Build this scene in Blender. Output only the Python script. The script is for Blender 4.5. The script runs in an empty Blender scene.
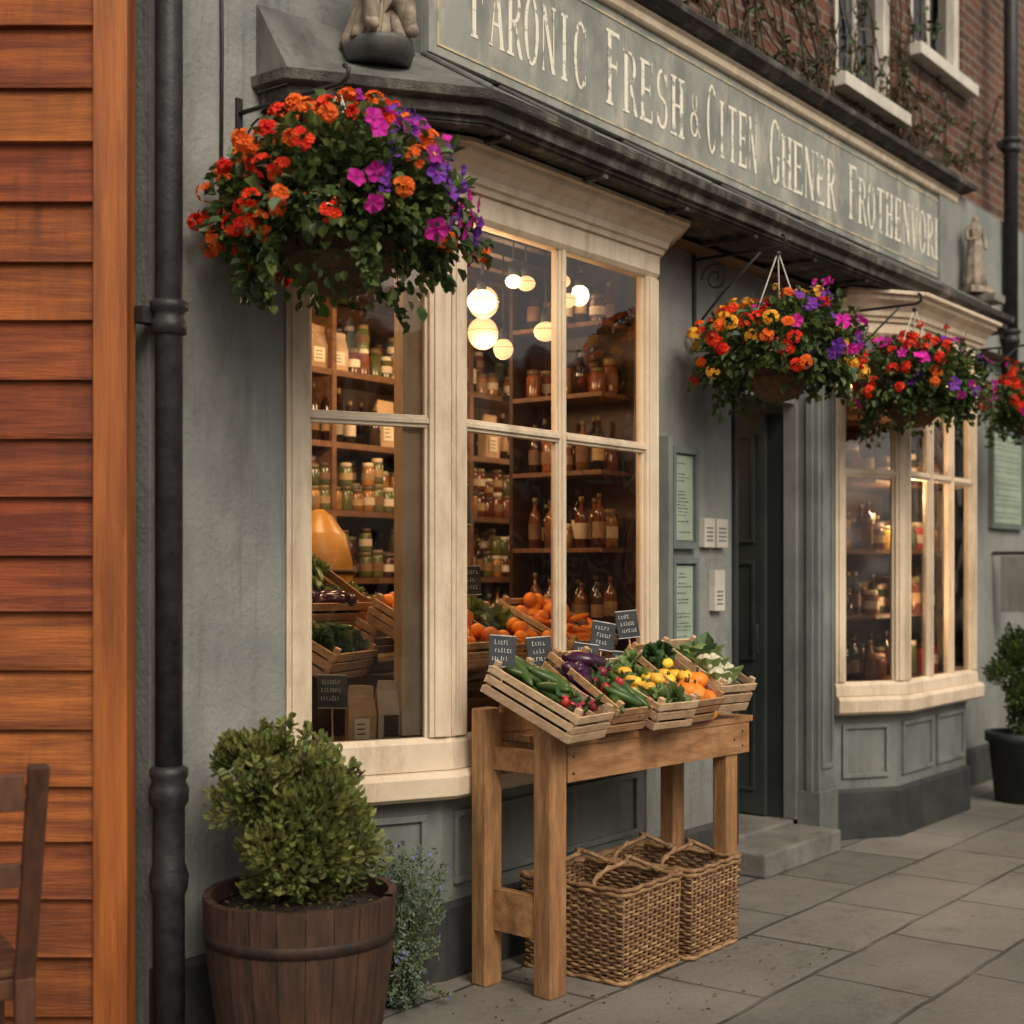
import bpy, math, random
from mathutils import Vector, Matrix
R=random.Random(11)
sc=bpy.context.scene
COL=sc.collection
pi=math.pi
# ------------------------------------------------------------------ materials
def newmat(name):
    m=bpy.data.materials.new(name); m.use_nodes=True
    nt=m.node_tree
    return m,nt,nt.nodes['Principled BSDF']
def mixc(nt,fac,a,b,mode='MIX'):
    n=nt.nodes.new('ShaderNodeMix'); n.data_type='RGBA'; n.blend_type=mode
    for sock,v in ((n.inputs[0],fac),(n.inputs[6],a),(n.inputs[7],b)):
        if hasattr(v,'is_linked') or hasattr(v,'links'): nt.links.new(v,sock)
        elif isinstance(v,(int,float)): sock.default_value=v
        else: sock.default_value=(v[0],v[1],v[2],1)
    return n.outputs[2]
def noise(nt,vec,scale,detail=6,rough=.6,lo=.35,hi=.65):
    n=nt.nodes.new('ShaderNodeTexNoise'); n.inputs['Scale'].default_value=scale
    n.inputs['Detail'].default_value=detail; n.inputs['Roughness'].default_value=rough
    nt.links.new(vec,n.inputs['Vector'])
    r=nt.nodes.new('ShaderNodeMapRange'); r.inputs[1].default_value=lo; r.inputs[2].default_value=hi
    nt.links.new(n.outputs['Fac'],r.inputs[0])
    return r.outputs[0]
def mul(nt,a,k):
    mm=nt.nodes.new('ShaderNodeMath'); mm.operation='MULTIPLY'; nt.links.new(a,mm.inputs[0])
    if isinstance(k,(int,float)): mm.inputs[1].default_value=k
    else: nt.links.new(k,mm.inputs[1])
    return mm.outputs[0]
def coords(nt,stretch=(1,1,1)):
    t=nt.nodes.new('ShaderNodeTexCoord'); mp=nt.nodes.new('ShaderNodeMapping')
    mp.inputs['Scale'].default_value=stretch
    nt.links.new(t.outputs['Object'],mp.inputs['Vector'])
    return mp.outputs[0]
def bump(nt,b,h,strength,dist=.01):
    n=nt.nodes.new('ShaderNodeBump'); n.inputs['Strength'].default_value=strength
    n.inputs['Distance'].default_value=dist
    nt.links.new(h,n.inputs['Height']); nt.links.new(n.outputs[0],b.inputs['Normal'])
def mat(name,c1,c2=None,rough=.7,scale=5,stretch=(1,1,1),bmp=0,bscale=60,island=0,metal=0,
        dirt=0,dirtc=(.03,.025,.02),dscale=1.5,transl=0,spec=.4,lowdirt=0,lo=.35,hi=.65,streak=0):
    m,nt,b=newmat(name)
    v=coords(nt,stretch)
    if c2 is None: c2=tuple(x*.75 for x in c1)
    col=mixc(nt,noise(nt,v,scale,lo=lo,hi=hi),c1,c2)
    if island:
        g=nt.nodes.new('ShaderNodeNewGeometry')
        mr=nt.nodes.new('ShaderNodeMapRange'); mr.inputs[3].default_value=1-island; mr.inputs[4].default_value=1+island
        nt.links.new(g.outputs['Random Per Island'],mr.inputs[0])
        hs=nt.nodes.new('ShaderNodeHueSaturation'); nt.links.new(mr.outputs[0],hs.inputs['Value'])
        mh=nt.nodes.new('ShaderNodeMapRange'); mh.inputs[3].default_value=.5-island*.05; mh.inputs[4].default_value=.5+island*.03
        nt.links.new(g.outputs['Random Per Island'],mh.inputs[0]); nt.links.new(mh.outputs[0],hs.inputs['Hue'])
        nt.links.new(col,hs.inputs['Color']); col=hs.outputs[0]
    if dirt:
        f=noise(nt,coords(nt,(1,1,.35)),dscale,detail=9,rough=.7,lo=.5,hi=.75)
        col=mixc(nt,mul(nt,f,dirt),col,dirtc)
    if streak:
        f=noise(nt,coords(nt,(11,11,.5)),1.6,detail=6,rough=.65,lo=.5,hi=.72)
        g2=noise(nt,coords(nt),1.3,detail=3,lo=.4,hi=.62)
        col=mixc(nt,mul(nt,mul(nt,f,g2),streak),col,dirtc)
    if lowdirt:
        t=nt.nodes.new('ShaderNodeTexCoord'); s=nt.nodes.new('ShaderNodeSeparateXYZ'); nt.links.new(t.outputs['Object'],s.inputs[0])
        mr=nt.nodes.new('ShaderNodeMapRange'); mr.inputs[1].default_value=1.0; mr.inputs[2].default_value=.0
        mr.inputs[3].default_value=0; mr.inputs[4].default_value=lowdirt; nt.links.new(s.outputs[2],mr.inputs[0])
        f=noise(nt,coords(nt),4,detail=8,rough=.7,lo=.2,hi=.7)
        col=mixc(nt,mul(nt,f,mr.outputs[0]),col,dirtc)
    nt.links.new(col,b.inputs['Base Color'])
    b.inputs['Roughness'].default_value=rough; b.inputs['Metallic'].default_value=metal
    b.inputs['Specular IOR Level'].default_value=spec
    if bmp: bump(nt,b,noise(nt,v,bscale,detail=5,lo=.2,hi=.8),bmp,.006)
    if transl:
        tr=nt.nodes.new('ShaderNodeBsdfTranslucent'); nt.links.new(col,tr.inputs[0])
        mx=nt.nodes.new('ShaderNodeMixShader'); mx.inputs[0].default_value=transl
        nt.links.new(b.outputs[0],mx.inputs[1]); nt.links.new(tr.outputs[0],mx.inputs[2])
        nt.links.new(mx.outputs[0],nt.nodes['Material Output'].inputs[0])
    return m
stucco=mat('stucco_bluegrey',(.295,.302,.285),(.195,.207,.20),.8,2.2,bmp=.6,bscale=45,dirt=.7,dirtc=(.10,.10,.088),dscale=2.6,lowdirt=.8,streak=.8)
paintgrey=mat('paint_grey',(.225,.24,.228),(.152,.166,.16),.5,3,bmp=.2,bscale=30,dirt=.7,dirtc=(.072,.072,.064),dscale=4,lowdirt=.85,streak=.8)
paintdark_shade=mat('paint_dark_and_shade',(.028,.034,.034),(.018,.022,.022),.45,4,bmp=.1)  # dark paint; on the doorway linings it stands in for shade
doorshade=mat('door_paint_shaded',(.038,.045,.043),(.024,.03,.029),.45,4,bmp=.1)  # door colour darkened so the doorway's shade is painted in
cream=mat('cream_paint',(.73,.61,.46),(.61,.49,.355),.5,3,bmp=.25,bscale=25,dirt=.7,dirtc=(.27,.19,.12),dscale=6,streak=.55)
plinth=mat('plinth_black',(.02,.022,.023),(.04,.042,.04),.75,6,bmp=.4,bscale=30,dirt=.5,dirtc=(.08,.08,.07),dscale=5)
ledgemat=mat('weathered_black_wood',(.030,.027,.024),(.075,.068,.057),.8,7,stretch=(.5,4,8),bmp=.9,bscale=30,dirt=.95,dirtc=(.28,.25,.20),dscale=7)
lead=mat('lead_roof',(.18,.18,.165),(.10,.105,.10),.6,4,bmp=.3,bscale=12,dirt=.6,streak=.6)
iron=mat('black_iron',(.012,.013,.015),(.03,.03,.032),.5,20,bmp=.25,bscale=60,spec=.4,dirt=.35,dirtc=(.06,.05,.04),dscale=6)
sign_m=mat('sign_board_paint',(.30,.305,.275),(.19,.20,.185),.65,3.5,stretch=(1,1,.6),bmp=.35,bscale=25,dirt=.9,dirtc=(.60,.55,.44),dscale=5,lo=.4,hi=.6)
letters_m=mat('faded_cream_letters',(.80,.75,.62),(.29,.295,.265),.7,16,lo=.53,hi=.60)
signline=mat('faded_sign_line',(.55,.45,.28),(.30,.30,.25),.7,9,lo=.45,hi=.55)
siding=mat('orange_cedar',(.34,.092,.018),(.155,.036,.009),.5,1.6,stretch=(1.2,1.2,16),bmp=.6,bscale=9,island=.22,dirt=.8,dirtc=(.06,.018,.008),dscale=2.2,lowdirt=.7,streak=.7,lo=.38,hi=.62)
post_m=mat('orange_post',(.40,.125,.026),(.22,.06,.015),.5,1.5,stretch=(16,16,1),bmp=.3,bscale=9,dirt=.6,dirtc=(.08,.026,.011),dscale=3)
tablewood=mat('table_wood',(.46,.25,.11),(.27,.13,.05),.6,3,stretch=(2.2,8,9),bmp=.4,bscale=10,island=.12,dirt=.75,dirtc=(.12,.06,.027),dscale=6)
legwood=mat('leg_wood',(.46,.25,.11),(.26,.125,.05),.6,3,stretch=(12,12,1.6),bmp=.4,bscale=10,island=.1,dirt=.8,dirtc=(.12,.06,.027),dscale=6,lowdirt=.5)
cratewood=mat('crate_wood',(.52,.31,.15),(.34,.19,.09),.7,6,stretch=(3,3,10),bmp=.3,bscale=20,island=.25,dirt=.5,dirtc=(.16,.09,.04),dscale=9)
cratepale=mat('crate_pale',(.62,.44,.28),(.44,.29,.17),.7,6,stretch=(3,3,10),bmp=.3,bscale=20,island=.25,dirt=.55,dirtc=(.22,.13,.07),dscale=9)
darkwood=mat('dark_wood',(.06,.028,.014),(.03,.014,.008),.55,4,stretch=(3,3,10),bmp=.2,bscale=12,island=.1)
shelfwood=mat('shelf_wood',(.20,.095,.042),(.11,.05,.022),.6,4,stretch=(3,8,8),bmp=.2,bscale=12)
barrelwood=mat('barrel_wood',(.075,.034,.020),(.03,.016,.011),.7,4,stretch=(9,9,1.2),bmp=.7,bscale=10,island=.2,dirt=.5,dirtc=(.015,.01,.008),dscale=5)
rust=mat('rusty_hoop',(.06,.03,.02),(.025,.02,.018),.6,20,bmp=.3,metal=.3)
wicker=mat('wicker',(.32,.19,.095),(.16,.085,.04),.6,30,island=.3,bmp=.3,bscale=150)
wickerdark=mat('wicker_dark',(.06,.035,.02),None,.7,20)
soil=mat('soil',(.03,.02,.013),(.015,.01,.007),.95,30,bmp=1,bscale=60)
leafD=mat('leaf_dark',(.07,.115,.032),(.033,.065,.02),.45,9,island=.45,transl=.2)
leafL=mat('leaf_light',(.145,.185,.05),(.08,.115,.03),.45,9,island=.35,transl=.25)
leafY=mat('leaf_yellowgreen',(.23,.235,.068),(.115,.13,.034),.45,8,island=.35,transl=.25)
leafB=mat('leaf_bluegrey',(.17,.22,.15),(.10,.14,.09),.6,8,island=.3,transl=.2)
stem=mat('stem',(.05,.04,.02),None,.8,20)
def petal(n,c): return mat(n,c,tuple(x*.8 for x in c),.55,30,island=.15,transl=.3,spec=.2)
pRed=petal('petal_red',(.90,.06,.02)); pOr=petal('petal_orange',(.95,.20,.03)); pMag=petal('petal_magenta',(.88,.04,.50))
pVio=petal('petal_violet',(.24,.06,.48)); pSal=petal('petal_salmon',(.92,.52,.34)); pYel=petal('petal_yellow',(.95,.50,.05)); pDk=petal('petal_plum',(.52,.04,.40))
pBlue=petal('petal_blue',(.25,.28,.55))
coir=mat('coir',(.13,.07,.032),(.06,.034,.016),.95,40,bmp=1,bscale=90)
stone=mat('stone',(.30,.275,.23),(.16,.15,.13),.85,8,bmp=.5,bscale=30,dirt=.6,dirtc=(.06,.055,.045),dscale=8)
stepstone=mat('step_stone',(.20,.19,.17),(.11,.105,.095),.8,4,bmp=.5,bscale=25,dirt=.8,dirtc=(.05,.05,.045),dscale=5)
statuem=mat('statue_stone',(.40,.33,.25),(.16,.13,.10),.8,14,bmp=.5,bscale=40,dirt=.8,dirtc=(.06,.045,.035),dscale=12)
whitep=mat('white_paint',(.68,.64,.56),(.56,.52,.45),.5,4,dirt=.6,dirtc=(.25,.22,.18),dscale=5)
plastic=mat('white_plastic',(.66,.62,.55),None,.4,3,dirt=.4,dirtc=(.3,.27,.22),dscale=6)
black=mat('chalkboard',(.022,.026,.03),(.04,.045,.05),.75,12)
chalk=mat('chalk',(.66,.66,.62),(.4,.4,.38),.9,40)
paperG=mat('menu_paper',(.36,.44,.34),(.26,.33,.26),.5,5)
framegrey=mat('menu_frame',(.15,.185,.175),None,.5,5)
paperbag=mat('paper_bag',(.55,.38,.22),(.40,.27,.15),.8,9,island=.2,bmp=.4,bscale=20)
bagwhite=mat('label_cream',(.74,.65,.50),(.60,.50,.37),.7,9,island=.2)
labeltan=mat('label_tan',(.34,.22,.11),(.22,.13,.06),.7,9,island=.5)
bottle=mat('bottle_dark',(.04,.020,.010),(.022,.012,.007),.12,6,island=.5,spec=.6)
bottleA=mat('bottle_amber',(.20,.075,.015),(.12,.04,.01),.12,6,island=.5,spec=.6)
jar=mat('jar_contents',(.28,.10,.024),(.13,.05,.014),.2,10,island=.7,spec=.6)
jarG=mat('jar_green',(.12,.12,.035),(.07,.08,.025),.2,10,island=.5,spec=.6)
capm=mat('bottle_cap',(.16,.11,.05),None,.4,6,island=.6)
roomwall=mat('room_wall',(.24,.12,.055),(.14,.07,.035),.85,2)
roomfloor=mat('room_floor',(.08,.045,.025),None,.6,3)
ceilm=mat('room_ceiling',(.22,.13,.07),(.13,.075,.042),.8,2)
oatm=mat('brass_cask',(.55,.29,.07),(.36,.17,.035),.35,5)
shade_dark=mat('painted_shade',(.02,.018,.016),None,.9,3)  # near-black colour stands in for shade in gaps and unlit rooms
curt=mat('net_curtain',(.5,.47,.40),(.38,.36,.31),.9,3,stretch=(12,12,1))
vgG=mat('cucumber',(.06,.12,.022),(.03,.065,.014),.35,25,island=.3)
vgR=mat('radish',(.42,.03,.04),(.24,.015,.03),.35,15,island=.3)
vgO=mat('orange_fruit',(.90,.29,.025),(.75,.20,.02),.45,20,island=.15,bmp=.2,bscale=200)
vgY=mat('yellow_squash',(.90,.55,.05),(.75,.42,.04),.4,12,island=.2)
vgW=mat('cauliflower',(.80,.73,.55),(.62,.56,.40),.8,60,bmp=1,bscale=120)
vgC=mat('cabbage_leaf',(.24,.32,.11),(.14,.21,.07),.5,12,island=.3,transl=.15)
vgK=mat('kale',(.07,.13,.045),(.04,.08,.03),.5,12,island=.3,transl=.1)
vgA=mat('aubergine',(.05,.012,.04),None,.2,5)
def glassmat():
    m,nt,b=newmat('window_glass'); nt.nodes.remove(b)
    tr=nt.nodes.new('ShaderNodeBsdfTransparent'); tr.inputs[0].default_value=(.93,.94,.92,1)
    gl=nt.nodes.new('ShaderNodeBsdfGlossy'); gl.inputs['Roughness'].default_value=.03
    fr=nt.nodes.new('ShaderNodeFresnel'); fr.inputs[0].default_value=2.0
    bp=nt.nodes.new('ShaderNodeBump'); bp.inputs['Strength'].default_value=.4; bp.inputs['Distance'].default_value=.03
    n=nt.nodes.new('ShaderNodeTexNoise'); n.inputs['Scale'].default_value=2.8; n.inputs['Detail'].default_value=1
    nt.links.new(coords(nt),n.inputs['Vector']); nt.links.new(n.outputs['Fac'],bp.inputs['Height']); nt.links.new(bp.outputs[0],gl.inputs['Normal'])
    mx=nt.nodes.new('ShaderNodeMixShader'); nt.links.new(fr.outputs[0],mx.inputs[0]); nt.links.new(tr.outputs[0],mx.inputs[1]); nt.links.new(gl.outputs[0],mx.inputs[2])
    nt.links.new(mx.outputs[0],nt.nodes['Material Output'].inputs[0]); return m
glass=glassmat()
def emis(name,c,s):
    m,nt,b=newmat(name); b.inputs['Base Color'].default_value=(*c,1); b.inputs['Emission Color'].default_value=(*c,1); b.inputs['Emission Strength'].default_value=s
    return m
globe=emis('lamp_globe',(1,.60,.28),1.25)
bulb=emis('lamp_bulb',(1,.72,.42),4)
def brickmat(name,c1,c2,mortar,w=.225,h=.075,plane='XZ',ms=.006,bm=.6,kk=.012):
    m,nt,b=newmat(name)
    t=nt.nodes.new('ShaderNodeTexCoord'); s=nt.nodes.new('ShaderNodeSeparateXYZ'); c=nt.nodes.new('ShaderNodeCombineXYZ')
    nt.links.new(t.outputs['Object'],s.inputs[0]); nt.links.new(s.outputs[0],c.inputs[0]); nt.links.new(s.outputs[2 if plane=='XZ' else 1],c.inputs[1])
    wn=nt.nodes.new('ShaderNodeTexNoise'); wn.inputs['Scale'].default_value=3; nt.links.new(c.outputs[0],wn.inputs['Vector'])
    vm=nt.nodes.new('ShaderNodeVectorMath'); vm.operation='MULTIPLY_ADD'
    vm.inputs[1].default_value=(kk,kk,kk); nt.links.new(wn.outputs['Color'],vm.inputs[0]); nt.links.new(c.outputs[0],vm.inputs[2])
    br=nt.nodes.new('ShaderNodeTexBrick'); br.inputs['Scale'].default_value=1; br.inputs['Brick Width'].default_value=w; br.inputs['Row Height'].default_value=h
    br.inputs['Mortar Size'].default_value=ms; br.inputs['Mortar Smooth'].default_value=.3; br.inputs['Color1'].default_value=(*c1,1); br.inputs['Color2'].default_value=(*c2,1); br.inputs['Mortar'].default_value=(*mortar,1)
    nt.links.new(vm.outputs[0],br.inputs['Vector'])
    f=noise(nt,t.outputs['Object'],2.2,8,.7,.35,.7); f2=noise(nt,t.outputs['Object'],40,5,.7,.3,.7)
    col=mixc(nt,.55,br.outputs['Color'],mixc(nt,f,(1,1,1),(.45,.43,.42)),'MULTIPLY')
    col=mixc(nt,.35,col,mixc(nt,f2,(1,1,1),(.5,.5,.5)),'MULTIPLY')
    if plane=='XY':
        f3=noise(nt,t.outputs['Object'],6,9,.75,.52,.66)
        col=mixc(nt,mul(nt,f3,.55),col,(.07,.065,.058))
        f4=noise(nt,t.outputs['Object'],1.1,4,.6,.48,.7)
        col=mixc(nt,mul(nt,f4,.45),col,(.33,.30,.26))
        vo=nt.nodes.new('ShaderNodeTexVoronoi'); vo.inputs['Scale'].default_value=5; nt.links.new(t.outputs['Object'],vo.inputs['Vector'])
        mr=nt.nodes.new('ShaderNodeMapRange'); mr.inputs[1].default_value=.055; mr.inputs[2].default_value=.08; mr.inputs[3].default_value=.6; mr.inputs[4].default_value=0
        nt.links.new(vo.outputs['Distance'],mr.inputs[0]); col=mixc(nt,mr.outputs[0],col,(.06,.058,.054))
        rg=nt.nodes.new('ShaderNodeMapRange'); rg.inputs[3].default_value=.45; rg.inputs[4].default_value=.8; nt.links.new(f,rg.inputs[0]); nt.links.new(rg.outputs[0],b.inputs['Roughness'])
    else: b.inputs['Roughness'].default_value=.85
    nt.links.new(col,b.inputs['Base Color'])
    ad=nt.nodes.new('ShaderNodeMath'); ad.operation='MULTIPLY_ADD'; ad.inputs[1].default_value=-1.0
    nt.links.new(br.outputs['Fac'],ad.inputs[0]); nt.links.new(mul(nt,f2,.35),ad.inputs[2])
    bump(nt,b,ad.outputs[0],bm,.008)
    return m,nt,b
brick,_,_=brickmat('brick',(.20,.072,.04),(.09,.04,.028),(.20,.17,.135),ms=.011)
paving,pnt,pb=brickmat('flagstones',(.25,.228,.198),(.165,.153,.137),(.06,.056,.05),w=.74,h=.46,plane='XY',ms=.010,bm=.8,kk=.03)
asphalt=mat('asphalt',(.05,.05,.052),(.035,.035,.036),.85,8,bmp=.6,bscale=120)
kerbm=mat('kerb_stone',(.2,.195,.185),(.13,.13,.12),.8,5,bmp=.4)
# ------------------------------------------------------------------ mesh builder
class MB:
    def __init__(s,name): s.n=name; s.v=[]; s.f=[]; s.mi=[]; s.sm=[]; s.mats=[]
    def add(s,vs,fs,m,smooth=False,M=None):
        o=len(s.v)
        if M is not None: vs=[M@Vector(v) for v in vs]
        s.v.extend([tuple(v) for v in vs])
        if m not in s.mats: s.mats.append(m)
        k=s.mats.index(m)
        for f in fs: s.f.append([i+o for i in f]); s.mi.append(k); s.sm.append(smooth)
    def box(s,x0,x1,y0,y1,z0,z1,m,M=None):
        vs=[(x0,y0,z0),(x1,y0,z0),(x1,y1,z0),(x0,y1,z0),(x0,y0,z1),(x1,y0,z1),(x1,y1,z1),(x0,y1,z1)]
        s.add(vs,[(3,2,1,0),(4,5,6,7),(0,1,5,4),(1,2,6,5),(2,3,7,6),(3,0,4,7)],m,False,M)
    def fbox(s,p0,p1,s0,s1,z0,z1,o0,o1,m):
        u=Vector((p1[0]-p0[0],p1[1]-p0[1],0)).normalized(); n=Vector((u.y,-u.x,0)); p=Vector((p0[0],p0[1],0))
        M=Matrix(((u.x,-n.x,0,p.x),(u.y,-n.y,0,p.y),(0,0,1,0),(0,0,0,1)))
        s.box(s0,s1,-o1,-o0,z0,z1,m,M)
    def sweep(s,path,prof,m,caps=True):
        P=[Vector((a,b)) for a,b in path]; N=[]
        for i in range(len(P)-1):
            d=(P[i+1]-P[i]).normalized(); N.append(Vector((d.y,-d.x)))
        vs=[]
        for i,p in enumerate(P):
            if i==0: mt=N[0]
            elif i==len(P)-1: mt=N[-1]
            else: mt=(N[i-1]+N[i])/(1+N[i-1].dot(N[i]))
            for o,z in prof: vs.append((p.x+mt.x*o,p.y+mt.y*o,z))
        k=len(prof); fs=[]
        for i in range(len(P)-1):
            for j in range(k):
                a=i*k+j; b=i*k+(j+1)%k; fs.append((a,b,b+k,a+k))
        if caps: fs.append(tuple(range(k))[::-1]); fs.append(tuple(range((len(P)-1)*k,len(P)*k)))
        s.add(vs,fs,m)
    def lathe(s,prof,n,m,M=None,smooth=True,cap=True,rf=None):
        vs=[];fs=[]
        for r,z in prof:
            for i in range(n):
                a=2*pi*i/n; rr=r*(rf(a) if rf else 1)
                vs.append((rr*math.cos(a),rr*math.sin(a),z))
        for j in range(len(prof)-1):
            for i in range(n):
                a=j*n+i;b=j*n+(i+1)%n; fs.append((a,b,b+n,a+n))
        if cap:
            fs.append(tuple(range(n))[::-1]); fs.append(tuple(range((len(prof)-1)*n,len(prof)*n)))
        s.add(vs,fs,m,smooth,M)
    def ball(s,c,r,m,n=10,k=7,rot=None,rib=0):
        if isinstance(r,(int,float)): r=(r,r,r)
        vs=[(0,0,-r[2])];fs=[]
        for j in range(1,k):
            ph=-pi/2+pi*j/k
            for i in range(n):
                a=2*pi*i/n; q=1+(rib*math.cos(a*n/2) if rib else 0)
                vs.append((r[0]*math.cos(ph)*math.cos(a)*q,r[1]*math.cos(ph)*math.sin(a)*q,r[2]*math.sin(ph)*(1-rib)))
        vs.append((0,0,r[2]*(1-2*rib)))
        for i in range(n): fs.append((0,1+(i+1)%n,1+i))
        for j in range(k-2):
            for i in range(n):
                a=1+j*n+i;b=1+j*n+(i+1)%n; fs.append((a,b,b+n,a+n))
        e=len(vs)-1
        for i in range(n): fs.append((e,1+(k-2)*n+i,1+(k-2)*n+(i+1)%n))
        M=Matrix.Translation(c)
        if rot is not None: M=M@rot
        s.add(vs,fs,m,True,M)
    def tube(s,pts,r,m,n=6,closed=False):
        P=[Vector(p) for p in pts]; vs=[];fs=[]; L=len(P); up=None
        for i,p in enumerate(P):
            if closed: t=P[(i+1)%L]-P[i-1]
            else: t=P[min(i+1,L-1)]-P[max(i-1,0)]
            if t.length<1e-9: t=Vector((0,0,1))
            t.normalize()
            if up is None: up=Vector((0,0,1)) if abs(t.z)<.9 else Vector((1,0,0))
            a=t.cross(up)
            if a.length<1e-4: a=t.orthogonal()
            a.normalize(); b=a.cross(t).normalized(); up=b
            rr=r[i] if isinstance(r,(list,tuple)) else r
            for k in range(n):
                g=2*pi*k/n; vs.append(p+a*math.cos(g)*rr+b*math.sin(g)*rr)
        for i in range(L if closed else L-1):
            for k in range(n):
                a0=i*n+k;b0=i*n+(k+1)%n; c0=((i+1)%L)*n+k; d0=((i+1)%L)*n+(k+1)%n
                fs.append((a0,b0,d0,c0))
        if not closed: fs.append(tuple(range(n))[::-1]); fs.append(tuple(range((L-1)*n,L*n)))
        s.add(vs,fs,m,True)
    def leaf(s,p,d,nrm,L,W,m,fold=.25):
        d=d.normalized(); a=d.cross(nrm)
        if a.length<1e-4: a=d.orthogonal()
        a.normalize(); n=a.cross(d)
        up=n*(W*fold)
        vs=[p,p+d*L*.3+a*W*.42+up,p+d*L*.72+a*W*.38+up,p+d*L-n*L*.08,p+d*L*.72-a*W*.38+up,p+d*L*.3-a*W*.42+up]
        s.add(vs,[(0,1,2,3),(0,3,4,5)],m,False)
    def flower(s,p,nrm,r,m,pet=5):
        nrm=nrm.normalized(); a=nrm.orthogonal().normalized(); b=nrm.cross(a); ph=R.random()*6
        vs=[p-nrm*r*.25];K=pet*4
        for i in range(K):
            g=ph+2*pi*i/K; q=r*(.78+.22*abs(math.sin(pet*pi*i/K)))
            vs.append(p+(a*math.cos(g)+b*math.sin(g))*q+nrm*r*.12*math.sin(i*1.7))
        s.add(vs,[(0,1+i,1+(i+1)%K) for i in range(K)],m,False)
    def obj(s,parent=None,bevel=0,loc=None):
        me=bpy.data.meshes.new(s.n); me.from_pydata(s.v,[],s.f)
        for m in s.mats: me.materials.append(m)
        me.polygons.foreach_set('material_index',s.mi); me.polygons.foreach_set('use_smooth',s.sm); me.update()
        o=bpy.data.objects.new(s.n,me); COL.objects.link(o)
        if parent: o.parent=parent
        if bevel:
            b=o.modifiers.new('bevel','BEVEL'); b.width=bevel; b.segments=2; b.limit_method='ANGLE'; b.angle_limit=.7
        return o
def empty(name):
    o=bpy.data.objects.new(name,None); COL.objects.link(o); o.empty_display_size=.1; return o
def rndv(): 
    while True:
        v=Vector((R.uniform(-1,1),R.uniform(-1,1),R.uniform(-1,1)))
        if .05<v.length<1: return v.normalized()
# ------------------------------------------------------------------ ground
g=MB('ground'); g.add([(-250,-250,-.125),(250,-250,-.125),(250,250,-.125),(-250,250,-.125)],[(0,1,2,3)],asphalt); g.obj()
pv=MB('pavement'); pv.box(-12,40,.55,8,-.12,0,paving); pv.obj()
kb=MB('kerb')
x=-12
while x<40: kb.box(x+.004,x+.90,.40,.546,-.12,.004,kerbm); x+=.905
kb.obj(bevel=.012)
rd=MB('road'); rd.box(-30,60,-5.2,.39,-.124,-.119,asphalt)
rd.obj()
pv2=MB('pavement'); pv2.box(-12,60,-8,-5.4,-.12,0,paving); pv2.obj()
# ------------------------------------------------------------------ shop building
shop=empty('corner_shop_building')
WL=3.55; WM=3.42
w=MB('walls')
w.box(2.76,3.34,WL,WL+.25,0,4.06,stucco)
w.box(3.34,3.95,WL,WL+.25,3.04,4.06,stucco)
w.box(5.45,6.28,WM,WM+.28,0,3.04,stucco)
w.box(6.28,7.0,WM,WM+.2,2.45,3.04,stucco)
w.box(9.1,14,WM,WM+.28,0,4.06,stucco)
w.box(7.2,9.1,WM+.05,WM+.2,3.0,3.04,stucco)
w.box(3.95,9.42,3.47,3.8,3.04,4.06,paintgrey)
w.obj(shop)
w=MB('brick_upper_wall')
WX=[(7.82,8.69,4.45,6.2),(9.0,9.95,4.98,6.5)]
w.box(2.76,7.82,3.58,3.85,4.06,8,brick)
w.box(7.82,8.69,3.58,3.85,4.06,4.45,brick); w.box(7.82,8.69,3.58,3.85,6.2,8,brick)
w.box(8.69,9.0,3.58,3.85,4.06,8,brick)
w.box(9.0,9.95,3.58,3.85,4.06,4.98,brick); w.box(9.0,9.95,3.58,3.85,6.5,8,brick)
w.box(9.95,14,3.58,3.85,4.06,8,brick)
w.obj(shop)
w=MB('upper_sash_windows')
for x0,x1,z0,z1 in WX:
    w.box(x0-.07,x1+.07,3.48,3.62,z0-.08,z0,whitep)
    for a,b in ((x0,x0+.09),(x1-.09,x1)): w.box(a,b,3.6,3.72,z0,z1,whitep)
    w.box(x0+.09,x1-.09,3.6,3.72,z0,z0+.09,whitep); w.box(x0+.09,x1-.09,3.6,3.72,z1-.09,z1,whitep)
    zm=(z0+z1)/2
    w.box(x0+.09,x1-.09,3.62,3.7,zm-.03,zm+.03,whitep)
    xx=(x0+x1)/2; w.box(xx-.015,xx+.015,3.64,3.68,z0+.09,z1-.09,whitep)
    w.add([(x0,3.66,z0),(x1,3.66,z0),(x1,3.66,z1),(x0,3.66,z1)],[(0,1,2,3)],glass)
    w.box(x0+.09,x0+.09+.22,3.76,3.77,z0,z1,curt); w.box(x1-.3,x1-.09,3.76,3.77,z0,z1,curt)
    w.box(x0,x1,3.84,3.86,z0,z1,shade_dark)
w.obj(shop,.004)
w=MB('side_and_back_walls')
w.box(2.76,2.9,3.8,7,0,8,brick); w.box(2.76,14,7,7.2,0,8,brick); w.box(13.8,14,3.85,7,0,8,brick)
w.box(2.7,14.1,3.4,7.3,8,8.1,lead); w.obj(shop)
w=MB('corner_shade_strip'); w.box(2.60,2.757,3.66,3.8,0,5.5,shade_dark); w.obj(shop)  # near-black strip painted as the shade in the gap beside the post
w=MB('plinth')
w.sweep([(2.76,WL),(3.33,WL)],[(0,0),(.03,0),(.03,.24),(.015,.26),(0,.26)],plinth)
w.sweep([(5.47,WM),(6.26,WM)],[(0,0),(.03,0),(.03,.24),(.015,.26),(0,.26)],plinth)
w.sweep([(9.15,WM),(14,WM)],[(0,0),(.03,0),(.03,.24),(.015,.26),(0,.26)],plinth); w.obj(shop)
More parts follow.
